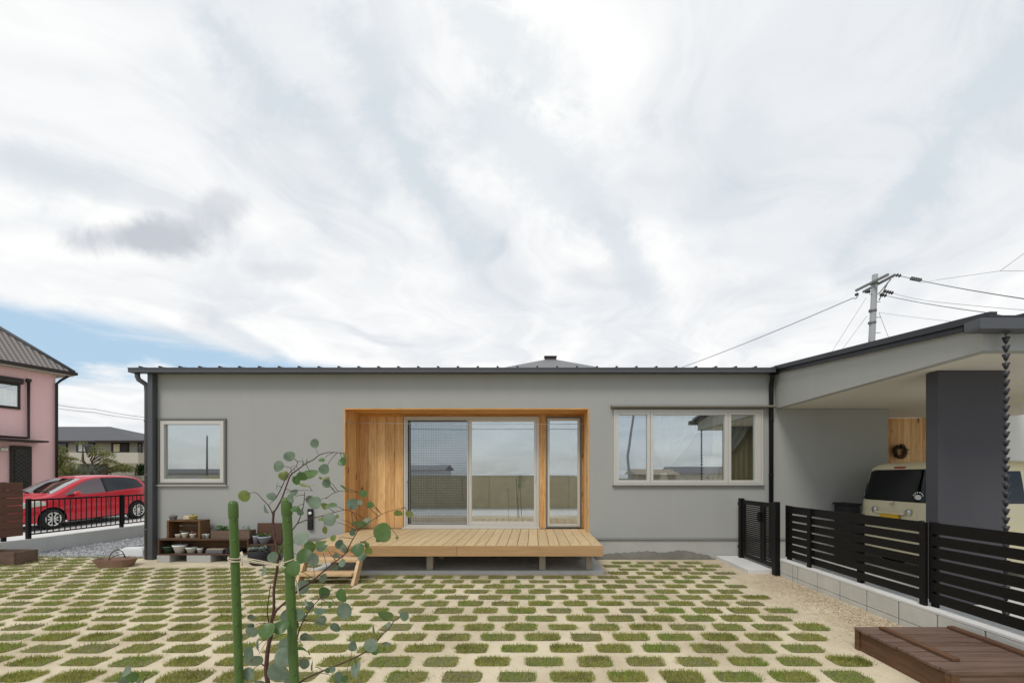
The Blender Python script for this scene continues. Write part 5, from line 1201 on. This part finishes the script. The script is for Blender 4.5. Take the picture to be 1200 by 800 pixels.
mb.add(vs, fs); tag(mb.build('gravel', 'pebble', kind='stuff'), 'grey crushed stone gravel between the concrete wall and the house corner', 'gravel')
# sandy grit on the paving
mb = MB(); vs = []; fs = []
for i in range(5000):
    Y = 2.8+rng.random()**1.5*3.5; X_ = rng.uniform(-1.25*Y, 3.3); s_ = rng.uniform(.0015, .0045); b_ = len(vs)
    for (ax_, ay_, az__) in OCT: vs.append((X_+ax_*s_, Y+ay_*s_, .001+az__*s_*.7))
    fs += [tuple(b_+q for q in f_) for f_ in OF]
mb.add(vs, fs); tag(mb.build('grit', 'straw', kind='stuff'), 'fine loose grit scattered over the sandy paving', 'grit')

# ------------------------------------------------------------------ foreground: stakes, twine, eucalyptus
def stake(tx, ty, bx_2, by_, Y, label, wpx):
    top_ = P(tx, ty, Y); bot = P(bx_2, by_, Y); d_ = (bot-top_); ft_ = top_+d_*((top_.z+.15)/(top_.z-bot.z)); L = (top_-ft_).length; r_ = wpx*Y/F/2
    e = thing('garden_stake', (ft_.x, ft_.y, 0), label, 'garden stake', 'green plant support stakes')
    M_ = (top_-ft_).to_track_quat('Z', 'Y').to_matrix(); m_ = MB(); prof = []; k = 220
    for i in range(k+1):
        t_ = i/k*(L-.02); ph_ = (t_ % .105)/.105; prof.append((r_*(1+.05*math.exp(-((ph_-.5)/.04)**2)), t_))
    m_.lathe(ft_, prof, 20, M_)
    for i in range(int(L/.0135)):   # small raised nubs in a spiral
        a = i*2.1; q = ft_+M_ @ Vector((r_*math.cos(a), r_*math.sin(a), i*.0135)); m_.lathe(q, [(.0,-.0034),(.0020,-.002),(.0020,.002),(0,.0034)], 6)
    m_.build('shaft', 'stake_green', e)
    m_ = MB(); m_.lathe(ft_, [(r_*1.0, L-.033), (r_*1.13, L-.032), (r_*1.15, L-.02), (r_*1.13, L-.006), (r_*.9, L-.001), (r_*.4, L+.001), (0, L+.0015)], 24, M_); m_.build('cap', 'stake_green', e)
    return top_, bot
S1 = stake(273, 587, 280.5, 800, .86, 'left green garden stake standing in the foreground', 9.3)
S2 = stake(335.5, 583, 345, 800, .83, 'right green garden stake close to the eucalyptus stem', 10.4)
YE = .86
euc = thing('eucalyptus', (P(312, 900, YE).x, YE, 0), 'young eucalyptus sapling with round blue green leaves tied to the stakes', 'tree')
mb = MB()
BP = []
def br(pts, r0, r1, seg=3):
    ps = [P(a, b, c) for a, b, c in pts]; out = []
    for i in range(len(ps)-1):
        p0 = ps[max(i-1, 0)]; p1 = ps[i]; p2 = ps[i+1]; p3 = ps[min(i+2, len(ps)-1)]
        for k in range(seg):
            t_ = k/seg; out.append(.5*((2*p1)+(p2-p0)*t_+(2*p0-5*p1+4*p2-p3)*t_*t_+(3*p1-p0-3*p2+p3)*t_**3))
    out.append(ps[-1]); n_ = len(out); BP.extend(out)
    mb.tube(out, [r0+(r1-r0)*i/(n_-1) for i in range(n_)], 8)
base = P(312, 900, YE)
mb.tube([(base.x+.03, YE+.0, 0), (base.x+.012, YE, .3), P(306, 1050, YE), P(312, 880, YE), P(314, 800, YE)], [.0085, .0075, .0065, .005, .0042], 10)
br([(314, 800, .86), (312, 785, .86), (314, 760, .865), (318, 742, .86), (318, 728, .86)], .0042, .0034)
br([(318, 728, .86), (321, 712, .86), (321, 690, .86), (325, 665, .86), (325, 650, .86), (322, 630, .865), (320, 612, .87), (321, 598, .87)], .0025, .0022)
br([(321, 600, .87), (326, 592, .87), (331, 582, .87), (336, 568, .875), (341, 556, .88), (349, 550, .88), (358, 543, .88), (368, 538, .88), (374, 533, .88), (384, 530, .88), (395, 530, .88), (405, 531, .88)], .0017, .0006)
br([(322, 585, .85), (328, 575, .85), (334, 562, .855), (340, 553, .86), (347, 546, .86), (349, 541, .86)], .001, .0005)
br([(342, 556, .875), (341, 548, .875), (345, 545, .88)], .0006, .0004)
br([(318, 728, .86), (324, 715, .855), (336, 704, .85), (352, 690, .85), (364, 682, .85), (378, 670, .85), (394, 657, .85), (405, 648, .85), (411, 636, .85), (419, 622, .85)], .0024, .0008)
br([(419, 622, .85), (428, 614, .85), (440, 607, .85), (452, 600, .85), (474, 594, .85)], .0007, .0004)
br([(405, 648, .85), (418, 638, .85), (430, 632, .85), (438, 628, .85)], .0006, .0004)
br([(452, 612, .84), (462, 623, .84), (467, 630, .84)], .0006, .0004)
br([(324, 655, .86), (332, 640, .865), (342, 622, .87), (349, 612, .87), (353, 602, .87), (356, 590, .87), (357, 576, .87)], .0015, .0006)
br([(349, 613, .87), (362, 608, .875), (378, 604, .88), (392, 600, .88), (404, 597, .88), (412, 599, .88)], .0010, .0005)
br([(336, 576, .87), (345, 575, .87), (357, 574, .87), (366, 575, .87)], .0006, .0003)
br([(382, 584, .88), (390, 578, .88), (400, 575, .88), (410, 576, .88), (424, 577, .88)], .0006, .0004)
br([(293, 577.5, .86), (300, 577, .86), (308, 585, .86), (316, 594, .865), (320, 604, .87)], .0005, .0010)
br([(373, 532, .88), (371, 527, .88), (369, 523, .88)], .0004, .0003)
br([(346, 812, .84), (352, 799, .84), (368, 790, .84), (385, 783, .84), (405, 775, .84), (420, 768, .84), (432, 761, .84), (440, 754, .84), (446, 745, .84), (455, 737, .84), (461, 728, .84)], .0019, .0008)
br([(346, 760, .85), (350, 740, .85), (356, 726, .85), (363, 714, .85), (372, 704, .85), (380, 696, .85)], .0014, .0006)
br([(346, 812, .84), (330, 830, .85), (318, 850, .86)], .0019, .0022)
br([(318, 780, .865), (330, 772, .86), (342, 765, .855), (346, 760, .85)], .0013, .0014)
br([(316, 735, .86), (313, 715, .86), (315, 700, .86), (317, 685, .865)], .0012, .0008)
br([(306, 777, .86), (312, 781, .86)], .0012, .0014); br([(318, 748, .86), (328, 744, .86), (336, 742, .86)], .0006, .0004)
br([(320, 742, .855), (330, 734, .85), (337, 728, .85)], .0006, .0004)
br([(324, 640, .87), (326, 625, .85), (318, 612, .86)], .0006, .0004)
stem_mb = mb
LV = [ # px, py, width, height, roll(deg), tone (0 blue, 1 green, 2 olive)
(369,519,8,12,0,0),(339,534.5,11,13,5,0),(326,546.5,12,13,-10,0),(333,557,14,11,0,2),(360,541,5,12,10,0),(354,541,3,9,0,0),(345,552,4,8,0,0),
(364,555,20,12,8,1),(348,562,11,11,20,1),(354,558,14,10,0,1),(360,569,18,4,8,2),(325,570,5,11,-10,0),(318,582,7,12,-40,0),(286,580.5,10,14,-30,2),
(377,538.5,7,4,20,1),(380,549.5,12,13,0,0),(383,566,13,13,0,0),(382,560,9,4,0,2),(376,560,5,3,20,2),(405,534,6,8,-20,2),(401,541,11,9,-35,1),(404,573,6,15,-40,1),
(342,583,11,14,0,0),(370,589,17,17,10,0),(363,585,8,11,10,0),(380,593,10,8,0,2),(387.5,592,14,6,0,1),(346,596,12,8,15,1),(345,577,10,7,0,0),
(425,578,7,11,0,1),(414,590.5,11,15,15,0),(434,591.5,8,9,-30,1),(422,588,4,7,-20,0),(386,608,13,16,0,0),(376,608,8,4,10,2),(381,621,3,9,-15,2),
(421,614,19,12,0,1),(430,610,10,7,-10,0),(414,623,5,10,0,0),(467,601,12,8,0,2),(479,602,10,8,0,2),(449,623,24,20,15,1),(445,633,10,6,0,1),(465,630,4,4,0,2),
(391,630,7,8,20,2),(398,637,8,12,-15,0),(404,642,11,13,-20,0),(376,637,14,6,5,1),(377,642,13,6,0,0),(354,630,20,16,10,0),(362,641,16,14,0,1),(356,651,20,16,-20,1),(345,666,18,18,10,1),
(420,643,16,12,0,1),(425,635,12,4,5,2),(430,639,7,6,0,1),(432,645,10,9,0,2),(412,645,8,5,0,2),(395,651,9,7,0,0),(401,659,11,9,-25,0),(424,652,12,8,-15,0),
(383,644,6,3,0,2),(367,655,10,17,0,0),(328,644,12,11,0,1),(320,652,10,14,0,0),(308,669,10,15,0,0),(337,688,14,8,0,1),(355,687,15,19,0,0),(379,694,16,14,0,1),(401,697,16,19,0,1),(379,677,5,12,0,0),
(392,666,12,5,-30,0),(297,722.5,14,10,5,0),(292,733,12,9,-10,0),(313,739,20,15,8,1),(295,740,17,14,-8,0),(339,722,22,21,0,0),(349,720,15,14,0,0),(354,722,8,9,0,0),(345,731,14,12,10,1),(330,734,18,10,15,1),
(361,746,18,13,0,0),(357,761,20,10,25,1),(303,756,10,18,-5,0),(292,765,15,18,0,0),(297,775,22,11,-25,0),(291,789,16,17,0,0),(303,800,16,12,0,0),(334,758,22,17,-20,0),(331,769,22,18,0,0),(328,786,26,29,-20,0),(338,797,14,14,0,0),
(356,777,14,14,0,0),(366,780,3,12,0,0),(360,706,8,13,-10,0),(363,710,9,11,-25,0),(376,716,16,6,5,0),(376,727,10,14,0,0),(386,708,6,8,0,1),(404,716,13,19,-25,0),(393,735,14,11,15,0),
(451,721,20,14,10,1),(473,721.5,12,12,0,0),(456,732,7,8,0,0),(439,737,5,15,-15,0),(414,756,5,15,-15,0),(435,756,14,17,-20,0),(438,762,12,10,-25,1),(454,754,14,8,0,0),(418,785,14,21,15,0),(388,784,10,10,0,0),(384,785,8,7,0,1),(396,794,6,16,0,0),(404,795,8,10,0,1),(340,742,4,3,0,0),
(312,596,7,12,-35,0),(352,600,5,9,-20,0),(330,668,8,6,0,2),(395,605,5,4,0,2)]
fol = MB()
for (px_, py_, wd_, ht_, roll, tone) in LV:
    Y = .80+rng.random()*.10
    if py_ > 730 and px_ < 350: Y = .78+rng.random()*.12
    c_ = P(px_, py_, Y); s_ = Y/F; a_, b_ = wd_*s_/2, ht_*s_/2
    ar = min(a_, b_)/max(a_, b_)
    big = max(a_, b_)*rng.uniform(.86, 1.0); tilt = math.acos(max(.15, min(1, ar*1.12)))*rng.choice((1, -1))
    # disc of radius `big`, tilted about its long axis, then rolled
    long_v = b_ >= a_
    Rm = Matrix.Rotation(R(roll), 3, 'Y') @ (Matrix.Rotation(tilt, 3, 'Z') if long_v else Matrix.Rotation(tilt, 3, 'X')) @ Matrix.Rotation(rng.uniform(-.2, .2), 3, 'X')
    k = 18; ring_ = []; ring2 = []; cup = rng.uniform(.15, .45)*rng.choice((1, -1)); stem_a = rng.uniform(0, 6.28)
    for i in range(k):
        a = 2*math.pi*i/k; rr3 = 1+.06*math.cos(a-stem_a)+.05*math.cos(2*(a-stem_a))+rng.uniform(-.02, .02)
        x_, z_ = big*.96*rr3*math.cos(a), big*rr3*math.sin(a); ring_.append(c_+Rm @ Vector((x_, cup*big*(math.cos(a)**2)*.6+cup*big*.25*math.sin(a*2+1), z_))); ring2.append(c_+Rm @ Vector((x_*.5, cup*big*.12, z_*.5)))
    near = min(BP, key=lambda q_: (q_-c_).length)
    if .006 < (near-c_).length < .075: stem_mb.tube([near, near.lerp(c_, .5)+Vector((0, 0, .002)), c_.lerp(near, .25)], [.00065, .0005, .0004], 5)
    fol.cur = tone
    fol.add([c_]+ring2+ring_, [(0, 1+i, 1+(i+1)%k) for i in range(k)]+[(1+i, 1+k+i, 1+k+(i+1)%k, 1+(i+1)%k) for i in range(k)], True)
fol.build('foliage', ['leaf_blue', 'leaf_green', 'leaf_olive'], euc); stem_mb.build('stem', 'bark', euc)
# low shoot at the bottom left
sp_ = thing('eucalyptus', (P(160, 860, .95).x, .95, 0), 'low eucalyptus shoot tip at the bottom left foreground', 'tree')
mb = MB(); mb.tube([(P(160, 900, .95).x, .95, 0), P(163, 840, .95), P(160, 812, .95), P(152, 790, .95)], [.004, .003, .002, .001], 8); mb.tube([P(160, 812, .95), P(170, 795, .95), P(176, 786, .95)], [.0015, .001, .0005], 6); mb.build('stem', 'bark', sp_)
fol = MB()
for (px_, py_, rr3, tn) in ((148, 786, 6, 0), (140, 791, 4, 1), (155, 793, 6, 1), (146, 797, 6, 0), (160, 803, 7, 0), (150, 808, 8, 1), (172, 806, 6, 0)):
    c_ = P(px_, py_, .95+rng.uniform(-.02, .02)); q = rr3*.95/F; Rm = Matrix.Rotation(rng.uniform(-1, 1), 3, 'X') @ Matrix.Rotation(rng.uniform(-1, 1), 3, 'Z'); fol.cur = tn; fol.add([c_]+[c_+Rm @ Vector((q*math.cos(2*math.pi*i/14), .002*math.cos(4*math.pi*i/14), q*math.sin(2*math.pi*i/14))) for i in range(14)], [(0, 1+i, 1+(i+1)%14) for i in range(14)], True)
fol.build('foliage', ['leaf_blue', 'leaf_green', 'leaf_olive'], sp_)
# twine
mb = MB()
def loop(cx_, cy_, Y, rpx, tilt=0, r_=.0010):
    c_ = P(cx_, cy_, Y); q = rpx*Y/F; mb.tube([c_+Vector((q*math.cos(a), q*math.sin(a), tilt*q*math.cos(a))) for a in [2*math.pi*i/20 for i in range(21)]], r_, 6)
loop(275, 653, .86, 6.6, -.15); loop(275.2, 655.5, .86, 6.7, -.3); loop(275, 657, .86, 6.6, .0)
mb.tube([P(282, 647, .852), P(284, 652, .85), P(283, 657, .85), P(284, 662, .852)], .0016, 6); mb.tube([P(280, 654, .851), P(285, 650, .851), P(283, 646, .853)], .0012, 6)
mb.tube([P(283, 654, .85), P(300, 658, .848), P(318, 660.5, .846), P(332, 662, .846)], .0011, 6); mb.tube([P(283, 656, .85), P(300, 659.5, .85), P(316, 661.5, .85), P(330, 660, .846)], .0009, 6); mb.tube([P(283, 653, .85), P(302, 656, .852), P(326, 661, .858)], .0010, 6)
loop(324.5, 661.5, .858, 3.4, -.1, .0009); loop(338.5, 657, .83, 7.3, .35); loop(339, 663, .83, 7.4, -.1)
mb.tube([P(329, 661, .842), P(334, 666, .838), P(340, 673, .835), P(347, 680, .835), P(349, 690, .835), P(350, 700, .836)], .0012, 6)
mb.tube([P(329, 662, .842), P(332, 655, .845), P(334, 650, .846)], .0009, 6)
mb.build('twine', 'twine', label='pale twine tying the eucalyptus stem between the two green stakes', cat='twine')
